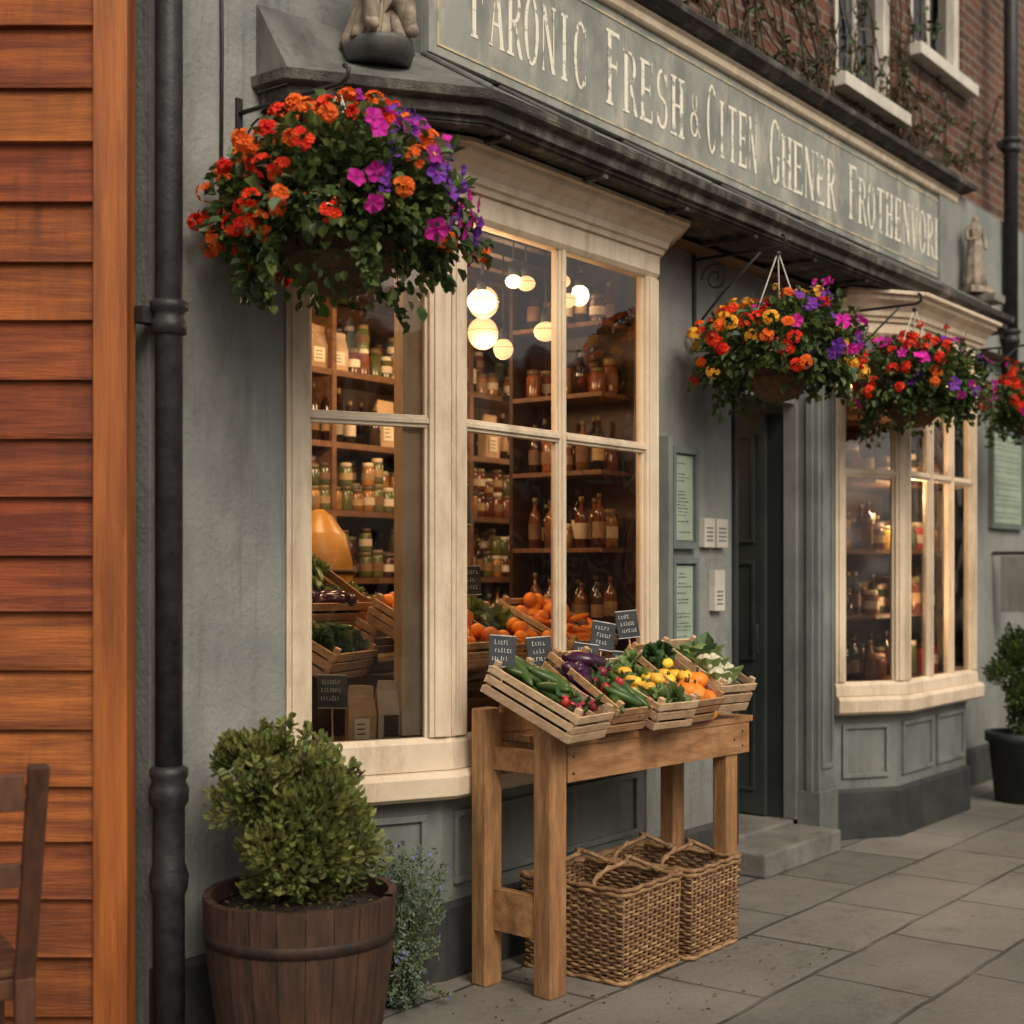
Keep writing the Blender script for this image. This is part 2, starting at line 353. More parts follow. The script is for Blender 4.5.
def bay(name,path,div,zs,stile=.07,ztop=3.035):
    z_sb,z_st,z_g0,z_tr,z_g1,z_f=zs
    b=MB(name+'_base')
    b.sweep(path,[(-.14,0),(-.05,0),(-.05,z_sb),(-.14,z_sb)],paintgrey)
    b.sweep(path,[(-.05,0),(-.025,0),(-.025,.26),(-.04,.28),(-.05,.28)],plinth)
    for i in range(len(path)-1):
        p0,p1=path[i],path[i+1]; L=math.dist(p0,p1); n=max(1,round(L/.62))
        for k in range(n):
            a=.04+(L-.08)*k/n+.035; c=.04+(L-.08)*(k+1)/n-.035
            for q0,q1,zz0,zz1 in ((a,c,.34,.365),(a,c,z_sb-.085,z_sb-.06),(a,a+.022,.365,z_sb-.085),(c-.022,c,.365,z_sb-.085)):
                b.fbox(p0,p1,q0,q1,zz0,zz1,-.05,-.033,paintgrey)
    b.obj(shop,.003)
    b=MB(name+'_frame')
    b.sweep(path,[(-.12,z_sb),(.03,z_sb),(.05,z_sb+.015),(.055,z_st-.02),(.04,z_st),(-.12,z_st+.01)],cream)
    b.sweep(path,[(-.04,z_st+.005),(.02,z_st+.003),(.015,z_g0-.02),(0,z_g0),(-.04,z_g0)],cream)
    b.sweep(path,[(-.05,z_g1),(.004,z_g1),(.02,z_g1+.02),(.02,z_f),(-.05,z_f)],cream)
    h=ztop-z_f
    b.sweep(path,[(-.06,z_f),(.035,z_f),(.04,z_f+h*.15),(.055,z_f+h*.18),(.06,z_f+h*.35),(.085,z_f+h*.55),(.12,z_f+h*.7),(.125,z_f+h*.85),(.15,z_f+h*.87),(.15,ztop),(-.06,ztop)],cream)
    gl=MB(name+'_glass')
    for i in range(len(path)-1):
        p0,p1=path[i],path[i+1]; L=math.dist(p0,p1)
        for a,c in ((.0,stile),(L-stile,L)):
            b.fbox(p0,p1,a,c,z_g0,z_g1,-.045,.012,cream)
            b.fbox(p0,p1,a+.018,c-.018,z_g0+.002,z_g1-.002,.012,.02,cream)
        n=div[i]
        for k in range(1,n):
            m=stile+(L-2*stile)*k/n
            b.fbox(p0,p1,m-.024,m+.024,z_g0,z_g1,-.04,.001,cream); b.fbox(p0,p1,m-.01,m+.01,z_g0,z_g1,.001,.012,cream)
        for k in range(n):
            a=stile+(L-2*stile)*k/n+(.024 if k else 0); c=stile+(L-2*stile)*(k+1)/n-(.024 if k<n-1 else 0)
            b.fbox(p0,p1,a,c,z_tr-.022,z_tr+.022,-.038,-.001,cream); b.fbox(p0,p1,a,c,z_tr-.009,z_tr+.009,-.001,.009,cream)
            for za,zb in ((z_g0,z_tr),(z_tr,z_g1)):
                for q in ((a,a+.012),(c-.012,c)): b.fbox(p0,p1,q[0],q[1],za,zb,-.03,-.006,cream)
                u=Vector((p1[0]-p0[0],p1[1]-p0[1])).normalized(); nn=Vector((u.y,-u.x))
                j=[R.uniform(-.003,.003) for _ in range(4)]
                def pt(s_,z_,o_): return (p0[0]+u.x*s_+nn.x*(-.020+o_),p0[1]+u.y*s_+nn.y*(-.020+o_),z_)
                gl.add([pt(a,za,j[0]),pt(c,za,j[1]),pt(c,zb,j[2]),pt(a,zb,j[3])],[(0,1,2,3)],glass)
    b.obj(shop,.0025); gl.obj(shop)
B1=[(3.335,3.55),(3.89,3.28),(5.297,3.28),(5.46,3.42)]
bay('bay_window',B1,[1,2,1],(.672,.775,.896,2.035,2.787,2.89),stile=.085)
B2=[(7.2,3.3),(7.576,3.05),(8.71,3.05),(9.1,3.42)]
bay('second_bay_window',B2,[1,3,1],(.70,.80,.88,2.04,2.80,2.88),stile=.065)
w=MB('bay_inner_posts')
w.fbox(B1[0],B1[1],.45,.56,.9,2.78,-.13,-.05,cream)
w.box(3.345,3.365,3.6,3.85,.78,2.9,cream)
w.obj(shop,.003)
CP=[(3.2,3.55),(3.2,3.4),(3.771,3.0),(9.22,3.0),(9.22,3.45)]
w=MB('canopy_ledge')
w.sweep(CP,[(-.07,3.035),(-.035,3.035),(-.03,3.06),(-.012,3.065),(-.01,3.10),(.02,3.115),(.025,3.15),(-.07,3.155)],ledgemat)
w.add([(a,b,z) for z in (3.045,3.07) for a,b in [(3.22,3.6),(3.22,3.42),(3.79,3.02),(9.2,3.02),(9.2,3.6)]],[(4,3,2,1,0),(5,6,7,8,9)],ledgemat)
xx=3.9
while xx<9.1:
    w.box(xx,xx+.03,3.03,3.40,3.022,3.044,ledgemat); xx+=.62
w.obj(shop,.003)
w=MB('canopy_lead_roof')
w.add([(3.2,3.4,3.158),(3.771,3.0,3.158),(9.22,3.0,3.158),(9.22,3.465,3.43),(3.95,3.465,3.43),(3.2,3.545,3.40)],[(0,1,4,5),(1,2,3,4),],lead)
for xx in (4.4,5.3,6.2,7.1,8.0,8.8): w.tube([(xx,3.0,3.162),(xx,3.46,3.432)],.012,lead)
w.tube([(3.771,3.0,3.16),(3.95,3.46,3.43)],.014,lead)
w.add([(3.2,3.4,3.1),(3.2,3.4,3.158),(3.2,3.545,3.40),(3.2,3.545,3.1)],[(0,1,2,3)],lead)
w.obj(shop)
w=MB('fascia_cornice')
w.sweep([(3.86,3.47),(9.40,3.47),(9.40,3.58)],[(-.1,4.045),(.06,4.045),(.065,4.06),(.09,4.07),(.12,4.09),(.14,4.095),(.145,4.12),(.13,4.135),(-.11,4.15)],ledgemat)
w.sweep([(3.86,3.47),(9.40,3.47)],[(-.01,3.99),(.05,3.99),(.06,4.00),(.065,4.03),(.085,4.043),(-.01,4.043)],cream)
w.obj(shop,.002)
w=MB('door_pilaster')
w.box(7.0,7.2,3.3,3.7,.14,3.035,paintgrey)
w.box(6.985,7.215,3.285,3.42,.0,.30,paintgrey)
for a,b,c,d in ((7.03,7.17,.42,.445),(7.03,7.17,2.6,2.625),(7.03,7.05,.445,2.6),(7.15,7.17,.445,2.6)): w.box(a,b,3.288,3.3,c,d,paintgrey)
w.box(6.982,7.218,3.27,3.42,2.80,2.86,paintgrey); w.box(6.986,7.214,3.278,3.42,2.74,2.76,paintgrey)
w.box(6.985,7.0,3.33,3.37,.3,2.45,paintgrey); w.box(6.978,7.0,3.42,3.50,.14,2.45,paintgrey)
w.box(6.25,6.29,3.40,3.5,0,2.5,paintdark_shade); w.box(6.29,6.98,3.43,3.5,2.40,2.449,paintgrey)
w.obj(shop,.004)
w=MB('shop_door')
w.box(6.955,6.985,3.60,3.98,.15,2.36,doorshade)
for za,zb in ((.28,.85),(1.0,1.55),(1.65,2.25)):
    for ya,yb in ((3.66,3.92),):
        w.box(6.945,6.955,ya,yb,za,za+.02,doorshade); w.box(6.945,6.955,ya,yb,zb-.02,zb,doorshade)
        w.box(6.945,6.955,ya,ya+.02,za+.02,zb-.02,doorshade); w.box(6.945,6.955,yb-.02,yb,za+.02,zb-.02,doorshade)
w.tube([(6.93,3.62,1.05),(6.90,3.62,1.05),(6.90,3.62,1.2),(6.93,3.62,1.2)],.007,iron)
w.box(6.99,7.02,3.5,4.9,.0,2.9,paintdark_shade)  # dark linings added so the door recess reads as shaded
w.box(6.27,7.02,3.5,4.9,2.46,2.49,paintdark_shade)
w.box(6.24,6.27,3.71,4.5,.0,2.9,paintdark_shade)
w.obj(shop,.002)
w=MB('door_step'); w.box(6.12,6.98,3.16,3.44,0,.12,stepstone); w.box(6.28,6.99,3.44,4.6,0,.14,stepstone); w.obj(shop,.012)
# interior
w=MB('shop_interior')
w.add([(2.9,3.6,.02),(13,3.6,.02),(13,6.0,.02),(2.9,6.0,.02)],[(0,1,2,3)],roomfloor)
w.add([(3.4,3.3,3.02),(13,3.3,3.02),(13,6.0,3.02),(3.4,6.0,3.02)],[(0,3,2,1)],ceilm)
for k in range(9): w.box(3.0,12.8,3.75+k*.2,3.80+k*.2,2.94,3.015,darkwood)
w.box(2.9,13,5.4,5.45,0,3.0,roomwall); w.box(2.9,2.95,3.8,5.4,0,3.0,roomwall); w.box(12.9,13,3.7,5.4,0,3.0,roomwall)
w.obj(shop)
def add_bottle(mb,x,y,z,h,r,label=True):
    M=Matrix.Translation((x,y,z)); bm=bottle if R.random()<.75 else bottleA
    mb.lathe([(r,0),(r,h*.6),(r*.8,h*.7),(r*.35,h*.78),(r*.32,h*.93)],8,bm,M)
    mb.lathe([(r*.4,h*.9),(r*.4,h)],8,capm,M)
    if label and R.random()<.85: mb.lathe([(r*1.03,h*.18),(r*1.03,h*.48)],8,labeltan if R.random()<.75 else bagwhite,M,cap=False)
def add_jar(mb,x,y,z,h,r,m=None):
    M=Matrix.Translation((x,y,z))
    mb.lathe([(r*.95,0),(r,h*.08),(r,h*.72),(r*.8,h*.84)],9,m or jar,M)
    mb.lathe([(r*.85,h*.82),(r*.85,h)],9,capm if R.random()<.7 else bagwhite,M)
    if R.random()<.7: mb.lathe([(r*1.03,h*.25),(r*1.03,h*.55)],9,labeltan if R.random()<.6 else bagwhite,M,cap=False)
def add_bag(mb,x,y,z,w_,h,M0=None,m=None,a=None):
    d=w_*.5; t=d*.15
    if a is None: a=R.uniform(-.25,.25)
    M=Matrix.Translation((x,y,z))@Matrix.Rotation(a,4,'Z')
    j=lambda: R.uniform(-.006,.006)
    vs=[(-w_/2,-d/2,0),(w_/2,-d/2,0),(w_/2,d/2,0),(-w_/2,d/2,0),(-w_/2*1.06+j(),-d/2*1.15,h*.5),(w_/2*1.04+j(),-d/2*1.15,h*.52),(w_/2,d/2,h*.55),(-w_/2,d/2,h*.55),(-w_/2*.95,-t,h*.86),(w_/2*.95,-t,h*.84),(w_/2*.95,t,h*.84),(-w_/2*.95,t,h*.86),(-w_/2*.9,-t*2,h+j()),(w_/2*.93,-t*1.5,h*.98+j()),(w_/2*.93,-t*.8,h*.98),(-w_/2*.9,-t*1.2,h)]
    fs=[(3,2,1,0),(12,13,14,15)]
    for o in (0,4,8):
        for i in range(4): k=(i+1)%4; fs.append((o+i,o+k,o+4+k,o+4+i))
    mb.add(vs,fs,m or paperbag,False,M)
    yy=-d/2*1.15-.004
    mb.add([(-w_*.28,yy,h*.15),(w_*.28,yy,h*.15),(w_*.28,yy,h*.48),(-w_*.28,yy,h*.48)],[(0,1,2,3)],bagwhite if m is not bagwhite else coir,False,M)
    for q in range(3): mb.box(-w_*.2,w_*.2*R.random(),yy-.002,yy-.001,h*(.22+.08*q),h*(.24+.08*q),black,M)
def shelves(name,X0,X1,Y0,Y1,zs,top=2.9,plan=None):
    e=empty(name)
    s=MB('frame'); x=X0
    while x<X1+.01: s.box(x-.015,x+.015,Y0,Y1,0,top,shelfwood); x+=(X1-X0)/max(1,round((X1-X0)/1.1))
    for z in zs: s.box(X0,X1,Y0+.003,Y1-.003,z-.03,z,shelfwood)
    s.box(X0,X1,Y1,Y1+.02,0,top,darkwood)
    s.obj(e)
    s=MB('goods')
    for zi,z in enumerate(zs):
        x=X0+.06; mh=(zs[zi+1]-z-.05) if zi+1<len(zs) else .5; kind=R.randrange(6); run=R.uniform(.25,.7); xs=x
        while x<X1-.05:
            if x-xs>run: kind=R.randrange(6); run=R.uniform(.2,.7); xs=x
            step=R.uniform(.068,.088)
            for row in (0,1,2):
                y=Y0+.05+row*.095+R.uniform(-.01,.01)
                if y>Y1-.03: continue
                if kind in (0,1,4): add_bottle(s,x,y,z,min(mh,R.uniform(.20,.30)),R.uniform(.028,.034))
                elif kind in (2,5):
                    h_=R.uniform(.11,.15); add_jar(s,x,y,z,h_,.036,R.choice([jar,jar,jarG]))
                    if mh>.29 and R.random()<.6: add_jar(s,x,y,z+h_,h_*.9,.034,R.choice([jar,jarG]))
                elif row==0: add_bag(s,x+.03,y+.03,z,.12,min(mh,R.uniform(.15,.26))); step=.14
            x+=step if R.random()<.93 else step*2.2
    s.obj(e); return e
shelves('bottle_shelf',3.9,9.3,4.95,5.28,[.45,.80,1.12,1.46,1.80,2.14,2.50])
s=MB('side_shelf')
for z in (.9,1.25,1.6,1.95,2.3,2.62): s.box(5.20,5.44,3.50,4.0,z-.02,z,shelfwood)
s.box(5.441,5.449,3.45,4.0,.8,2.95,darkwood); s.box(5.2,5.44,4.0,4.02,.8,2.9,darkwood)
for z in (.9,1.25,1.6,1.95,2.3,2.62):
    for y in (3.56,3.65,3.74,3.83,3.92):
        for x in (5.26,5.36):
            if R.random()<.12: continue
            if R.random()<.55: add_bottle(s,x,y+R.uniform(-.01,.01),z,R.uniform(.19,.28),R.uniform(.028,.034))
            else: add_jar(s,x,y,z,R.uniform(.11,.18),.038)
s.obj()
e=empty('window_display_shelf')
s=MB('platform')
s.add([(a,b,z) for z in (.80,.86) for a,b in [(3.41,3.60),(3.93,3.345),(5.26,3.345),(5.40,3.46),(5.40,4.15),(3.41,4.15)]],
      [(5,4,3,2,1,0),(6,7,8,9,10,11),(5,11,10,4),(0,5,11,6)],shelfwood); s.obj(e)
s=MB('bags')
for i in range(3): add_bag(s,3.655+.10*i,3.505-.047*i,.863,.098,[.22,.235,.21][i],m=[paperbag,bagwhite,bagwhite][i],a=-.45+R.uniform(-.12,.12))
for i in range(3): add_bag(s,3.76+.11*i,3.60-.04*i,.863,.10,R.uniform(.20,.24),m=paperbag,a=-.3)
s.obj(e)
s=MB('counter'); s.box(3.6,6.0,4.35,4.75,0,1.05,shelfwood); s.box(3.55,6.05,4.3,4.8,1.05,1.09,darkwood)
for i in range(12): add_bag(s,4.66+.11*i,4.50+R.uniform(-.06,.06),1.092,R.uniform(.10,.14),R.uniform(.18,.3),m=R.choice([paperbag,paperbag,bagwhite]))
s.box(4.3,4.6,4.38,4.66,1.092,1.24,shelfwood)
s.obj(e)
s=MB('bread_cask'); M=Matrix.Translation((4.45,4.52,1.242))
s.lathe([(.13,0),(.145,.02),(.155,.15),(.15,.30),(.12,.42),(.11,.43),(.06,.50),(.02,.53)],20,oatm,M)
for z in (.08,.24): s.lathe([(.16,z),(.16,z+.02)],20,rust,M)
ck=s.obj(e)
e=empty('jar_display_shelf'); s=MB('boards'); gdx=MB('goods')
for z in (.86,1.24,1.62,2.02,2.40):
    s.add([(a,b,zz) for zz in (z-.02,z) for a,b in [(7.32,3.42),(7.62,3.24),(8.66,3.24),(8.90,3.45),(8.95,3.75),(7.32,3.75)]],
      [(5,4,3,2,1,0),(6,7,8,9,10,11),(0,1,7,6),(1,2,8,7),(2,3,9,8),(5,0,6,11)],shelfwood)
    x=7.42
    while x<8.9:
        for y in (3.30,3.40,3.50,3.60):
            if y<3.42-(x-7.32)*.6 +.05 or y<3.24+(x-8.66)*1.0+.03: continue
            if R.random()<.75:
                q=R.random()
                if q<.4: add_bottle(gdx,x,y,z,R.uniform(.2,.28),.034)
                else: add_jar(gdx,x,y,z,R.uniform(.14,.22),.046,R.choice([jar,jarG,vgR,vgY,leafD,jar]))
        x+=R.uniform(.11,.14)
s.box(7.32,8.95,3.76,3.79,0,2.9,roomwall)
s.obj(e); gdx.obj(e)
lp=[(4.72,3.80,2.66,.065),(4.98,4.0,2.72,.07),(5.12,3.75,2.58,.055),(5.20,3.62,2.74,.045),(5.05,3.58,2.69,.04),(5.35,4.3,2.66,.075),(6.0,4.3,2.72,.06),(4.35,4.6,2.62,.07),(4.9,3.5,2.74,.035),(6.6,4.6,2.62,.07),(4.80,3.62,2.73,.04),(5.1,4.4,2.45,.06),(4.62,3.55,2.70,.035),(5.0,3.9,2.50,.045)]
for i,(x,y,z,rr) in enumerate(lp):
    s=MB('pendant_lamp')
    s.ball((x,y,z),(rr,rr,rr*(1.05 if i%2 else .8)),globe if i%3 else bulb,16,12); s.tube([(x,y,z+rr*.9),(x,y,3.0)],.004,iron); s.lathe([(.02,rr*.8),(.025,rr+.02),(.01,rr+.05)],10,iron,Matrix.Translation((x,y,z)))
    s.lathe([(rr*.5,rr*.55),(rr*1.02,rr*.1),(rr*1.05,rr*.08),(rr*.55,rr*.6)],16,oatm,Matrix.Translation((x,y,z)),cap=False)
    s.obj()
for (x,y,z,en) in ((4.3,4.3,2.5,32),(5.3,4.2,2.45,32),(6.6,4.6,2.4,16),(3.95,3.55,2.5,13),(8.1,3.17,2.72,11),(7.95,3.16,1.93,8),(8.0,3.16,1.30,6)):  # points near the pendants, plus unseen ones added to brighten the bay displays
    l=bpy.data.lights.new('interior_light','POINT'); l.energy=en; l.color=(1,.64,.34); l.shadow_soft_size=.12 if en>12 else .03
    o=bpy.data.objects.new('interior_light',l); o.location=(x,y,z); COL.objects.link(o)
# ------------------------------------------------------------------ sign
sign=empty('shop_sign')
s=MB('board'); 
x=3.957
while x<9.3:
    x2=min(x+1.34,9.32); s.box(x,x2-.003,3.438,3.469,3.44,3.988,sign_m); x=x2
s.obj(sign,.002)
s=MB('border')
for a,b,c,d in ((4.0,9.28,3.475,3.485),(4.0,9.28,3.945,3.955),(4.0,4.01,3.485,3.945),(9.27,9.28,3.485,3.945)): s.box(a,b,3.434,3.437,c,d,signline)
s.obj(sign)
class Lt:
    def __init__(s): s.mb=MB('lettering'); s.k=0
    def Y(s): s.k+=1; return 3.4365-.00025*(s.k%9)
    def line(s,ox,oz,sx,sz,x0,y0,x1,y1,t):
        y=s.Y(); 
        if abs(y1-y0)<.02: vs=[(x0,y0-t/2),(x1,y0-t/2),(x1,y0+t/2),(x0,y0+t/2)]
        else: vs=[(x0-t/2,y0),(x0+t/2,y0),(x1+t/2,y1),(x1-t/2,y1)]
        s.mb.add([(ox+a*sx,y,oz+b*sz) for a,b in vs],[(0,1,2,3)],letters_m)
    def ring(s,ox,oz,sx,sz,cx,cy,rx,ry,a0,a1,tx,ty):
        y=s.Y(); vs=[];n=18
        for i in range(n+1):
            a=math.radians(a0+(a1-a0)*i/n)
            for q in (0,1): vs.append((cx+(rx-q*tx)*math.cos(a),cy+(ry-q*ty)*math.sin(a)))
        s.mb.add([(ox+a*sx,y,oz+b*sz) for a,b in vs],[(2*i,2*i+2,2*i+3,2*i+1) for i in range(n)],letters_m)
    def char(s,c,ox,oz,sx,sz):
        L=lambda *a: s.line(ox,oz,sx,sz,*a); G=lambda *a: s.ring(ox,oz,sx,sz,*a)
        T=.24
        def st(x,t=T): L(x,0,x,1,t); L(x-t*.95,.02,x+t*.95,.02,.045); L(x-t*.95,.98,x+t*.95,.98,.045)
        if c=='I': st(.5)
        elif c in 'FEL':
            st(.25)
            if c in 'FE': L(.3,.97,.92,.97,.06); L(.9,.8,.9,1,.06); L(.3,.53,.75,.53,.05); L(.74,.44,.74,.62,.05)
            if c in 'EL': L(.3,.03,.92,.03,.06); L(.91,0,.91,.22,.06)
        elif c=='A': L(.12,0,.5,1,.08); L(.86,0,.5,1,.23); L(.25,.33,.75,.33,.05); L(0,.02,.26,.02,.04); L(.68,.02,1.0,.02,.04)
        elif c=='R': st(.22); G(.45,.74,.45,.26,-90,90,.2,.05); L(.25,.975,.5,.975,.05); L(.25,.50,.5,.50,.05); L(.95,0,.5,.5,.22)
        elif c=='O': G(.5,.5,.5,.52,0,360,.22,.05)
        elif c in 'CG':
            G(.55,.5,.52,.52,50,310,.22,.05); L(.9,.72,.9,.95,.06)
            if c=='G': L(.86,.05,.86,.42,.18); L(.7,.42,1,.42,.04)
            else: L(.9,.06,.9,.22,.05)
        elif c=='N': st(.15,.08); L(.86,0,.15,1,.24); L(.86,0,.86,1,.08); L(.72,.98,1,.98,.04)
        elif c=='S': G(.5,.74,.38,.26,20,270,.16,.06); G(.5,.27,.4,.27,-160,90,.17,.06); L(.84,.75,.84,.95,.05); L(.14,.05,.14,.25,.05)
        elif c=='H': st(.2); st(.82); L(.25,.52,.8,.52,.05)
        elif c=='T': st(.5); L(.05,.97,.95,.97,.06); L(.07,.8,.07,1,.05); L(.93,.8,.93,1,.05)
        elif c=='V': L(.5,0,.12,1,.22); L(.5,0,.88,1,.08); L(0,.98,.28,.98,.04); L(.74,.98,1,.98,.04)
        elif c=='&': G(.45,.76,.26,.24,0,360,.1,.05); G(.42,.27,.4,.29,0,360,.15,.06); L(.98,0,.25,.72,.13)
    def word(s,t,x0,x1,z0,z1):
        n=len(t); adv=(x1-x0)/n
        for i,c in enumerate(t):
            f=1.0 if i else 1.18
            s.char(c,x0+i*adv+adv*.06,z0,adv*.86,(z1-z0)*f)
lt=Lt()
lt.word('FARONIC',4.19,5.0,3.57,3.85); lt.word('FRESH',5.13,5.82,3.56,3.84); lt.word('&',5.86,5.97,3.6,3.78)
lt.word('CITEN',6.02,6.56,3.56,3.84); lt.word('GHENER',6.68,7.52,3.56,3.84); lt.word('FROTHENVORL',7.68,9.17,3.56,3.83)
lt.mb.obj(sign)
# ------------------------------------------------------------------ statues
def statue(x,y,z,h,yaw,seated):
    e=empty('stone_statue'); e.location=(x,y,z); e.rotation_euler=(0,0,yaw)
    k=h
    if seated:
        V=[((0,0,.28),.13),((0,-.02,.5),.12),((0,-.02,.7),.10),((0,-.03,.80),.045),((0,-.04,.92),.085),
           ((-.12,-.22,.30),.075),((-.13,-.28,.06),.055),((.1,-.24,.28),.075),((.16,-.26,.05),.055),
           ((-.15,-.04,.66),.05),((-.22,-.12,.48),.04),((-.08,-.25,.42),.032),((.15,-.04,.66),.05),((.22,-.12,.5),.04),((.10,-.25,.42),.032),((-.13,-.36,.03),.04),((.17,-.34,.03),.04)]
        E=[(0,1),(1,2),(2,3),(3,4),(0,5),(5,6),(6,15),(0,7),(7,8),(8,16),(2,9),(9,10),(10,11),(2,12),(12,13),(13,14)]
    else:
        V=[((0,0,.5),.085),((0,0,.65),.08),((0,0,.78),.08),((0,-.01,.85),.03),((0,-.02,.93),.055),
           ((-.05,0,.25),.07),((-.05,-.01,.02),.05),((.05,-.02,.25),.07),((.05,-.03,.02),.05),
           ((-.12,0,.76),.035),((-.15,-.05,.6),.03),((-.05,-.13,.62),.024),((.12,0,.76),.035),((.15,-.03,.58),.03),((.1,-.1,.48),.024)]
        E=[(0,1),(1,2),(2,3),(3,4),(0,5),(5,6),(0,7),(7,8),(2,9),(9,10),(10,11),(2,12),(12,13),(13,14)]
    me=bpy.data.meshes.new('figure'); me.from_pydata([tuple(c*k for c in v[0]) for v in V],E,[]); me.materials.append(statuem)
    o=bpy.data.objects.new('figure',me); COL.objects.link(o); o.parent=e
    sk=o.modifiers.new('skin','SKIN'); 
    bpy.context.view_layer.objects.active=o
    try:
        for i,(c,r) in enumerate(V):
            sv=me.skin_vertices[0].data[i]; sv.radius=(r*k,r*k); sv.use_root=(i==0)
    except Exception as ex: print('skin',ex)
    sk.use_smooth_shade=True
    su=o.modifiers.new('sub','SUBSURF'); su.levels=2; su.render_levels=2
    s=MB('robe')
    if seated:
        s.lathe([(.25*k,0),(.23*k,.06*k),(.18*k,.2*k),(.15*k,.32*k),(.10*k,.42*k)],40,statuem,Matrix.Translation((.0,-.03*k,0)),rf=lambda a:1+.12*math.sin(a*9)+.07*math.sin(a*5+1))
        s.ball((-.13*k,-.27*k,.18*k),(.06*k,.08*k,.18*k),statuem,12,8,rib=.05); s.ball((.14*k,-.25*k,.17*k),(.06*k,.08*k,.17*k),statuem,12,8,rib=.05)
        for q in range(7): s.tube([(.22*k*math.cos(q*.5-2.9),-.03*k+.24*k*math.sin(q*.5-2.9),.01),(.15*k*math.cos(q*.5-2.8),-.03*k+.17*k*math.sin(q*.5-2.8),.2*k),(.09*k*math.cos(q*.5-2.6),-.02*k+.12*k*math.sin(q*.5-2.6),.4*k)],.018*k,statuem,7)
        s.lathe([(.22*k,-.12*k),(.25*k,-.03*k),(.25*k,0)],24,lead,Matrix.Translation((0,-.08*k,0)),rf=lambda a:1+.05*math.sin(a*3))
    else:
        s.lathe([(.15*k,0),(.14*k,.1*k),(.11*k,.35*k),(.085*k,.52*k),(.09*k,.6*k)],32,statuem,None,rf=lambda a:1+.09*math.sin(a*8))
        s.box(-.17*k,.17*k,-.17*k,.17*k,-.08*k,0,statuem)
    s.obj(e)
statue(3.60,3.37,3.325,.50,-.5,True)
statue(9.47,3.32,3.42,.52,-.6,False)
s=MB('statue_bracket'); s.box(9.43,9.62,3.16,3.42,3.31,3.37,stone); s.box(9.46,9.59,3.25,3.42,3.15,3.31,stone); s.obj(shop,.01)
# ------------------------------------------------------------------ pipes
def pipe(x,y,r,z0,z1,cols,big=None):
    s=MB('drainpipe'); T=Matrix.Translation((x,y,0))
    s.lathe([(r,z0),(r,z1)],20,iron,T)
    for z in cols: s.lathe([(r,z-.05),(r*1.28,z-.045),(r*1.28,z-.01),(r*1.12,z),(r*1.12,z+.02),(r*1.4,z+.03),(r*1.4,z+.05),(r*1.05,z+.06)],20,iron,T)
    if big: s.lathe([(r*1.15,0),(r*1.15,big-.3),(r*1.35,big-.28),(r*1.45,big-.24),(r*1.15,big-.2),(r*1.15,big-.03),(r*1.45,big-.01),(r*1.45,big+.03),(r*1.2,big+.05),(r*1.4,big+.07),(r*1.4,big+.09),(r,big+.1)],20,iron,T)
    for z in cols: s.box(x-.08,x+.08,y+r*.6,y+r+.03,z-.015,z+.035,iron)
    s.obj()
pipe(2.765,3.46,.042,0,6,[2.27,4.5],.80)
pipe(10.35,3.36,.05,2.9,7.5,[4.6,3.2,6])
s=MB('wall_cable'); s.tube([(3.04,3.54,2.6),(3.045,3.54,3.2),(3.035,3.54,4.2)],.006,iron); s.obj()
# ------------------------------------------------------------------ timber-clad building
tb=empty('timber_clad_building')
dirx,diry=.61,-.792
c1=(2.662,3.51); c0=(c1[0]-dirx*3.4,c1[1]-diry*3.4)
s=MB('cladding'); z=-.02
while z<5.2:
    hb=.175+R.uniform(-.008,.008); 
    e1=(c1[0]-dirx*.105,c1[1]-diry*.105)
    w0=R.uniform(-.005,.005)
    s.sweep([c0,e1],[(0,z),(.036+w0,z+w0),(.034,z+.012),(.010,z+hb+.012),(0,z+hb+.012)],siding); z+=hb
s.obj(tb)
s=MB('corner_post'); s.fbox(c0,c1,3.40-.103,3.40,0,5.3,-.05,.05,post_m); s.obj(tb,.004)
s=MB('structure'); s.sweep([c0,(c1[0]-dirx*.03,c1[1]-diry*.03)],[(-.6,0),(-.06,0),(-.06,5.3),(-.6,5.3)],darkwood)
s.sweep([c0,c1],[(-.7,5.3),(.15,5.3),(.15,5.4),(-.7,5.5)],darkwood); s.obj(tb)
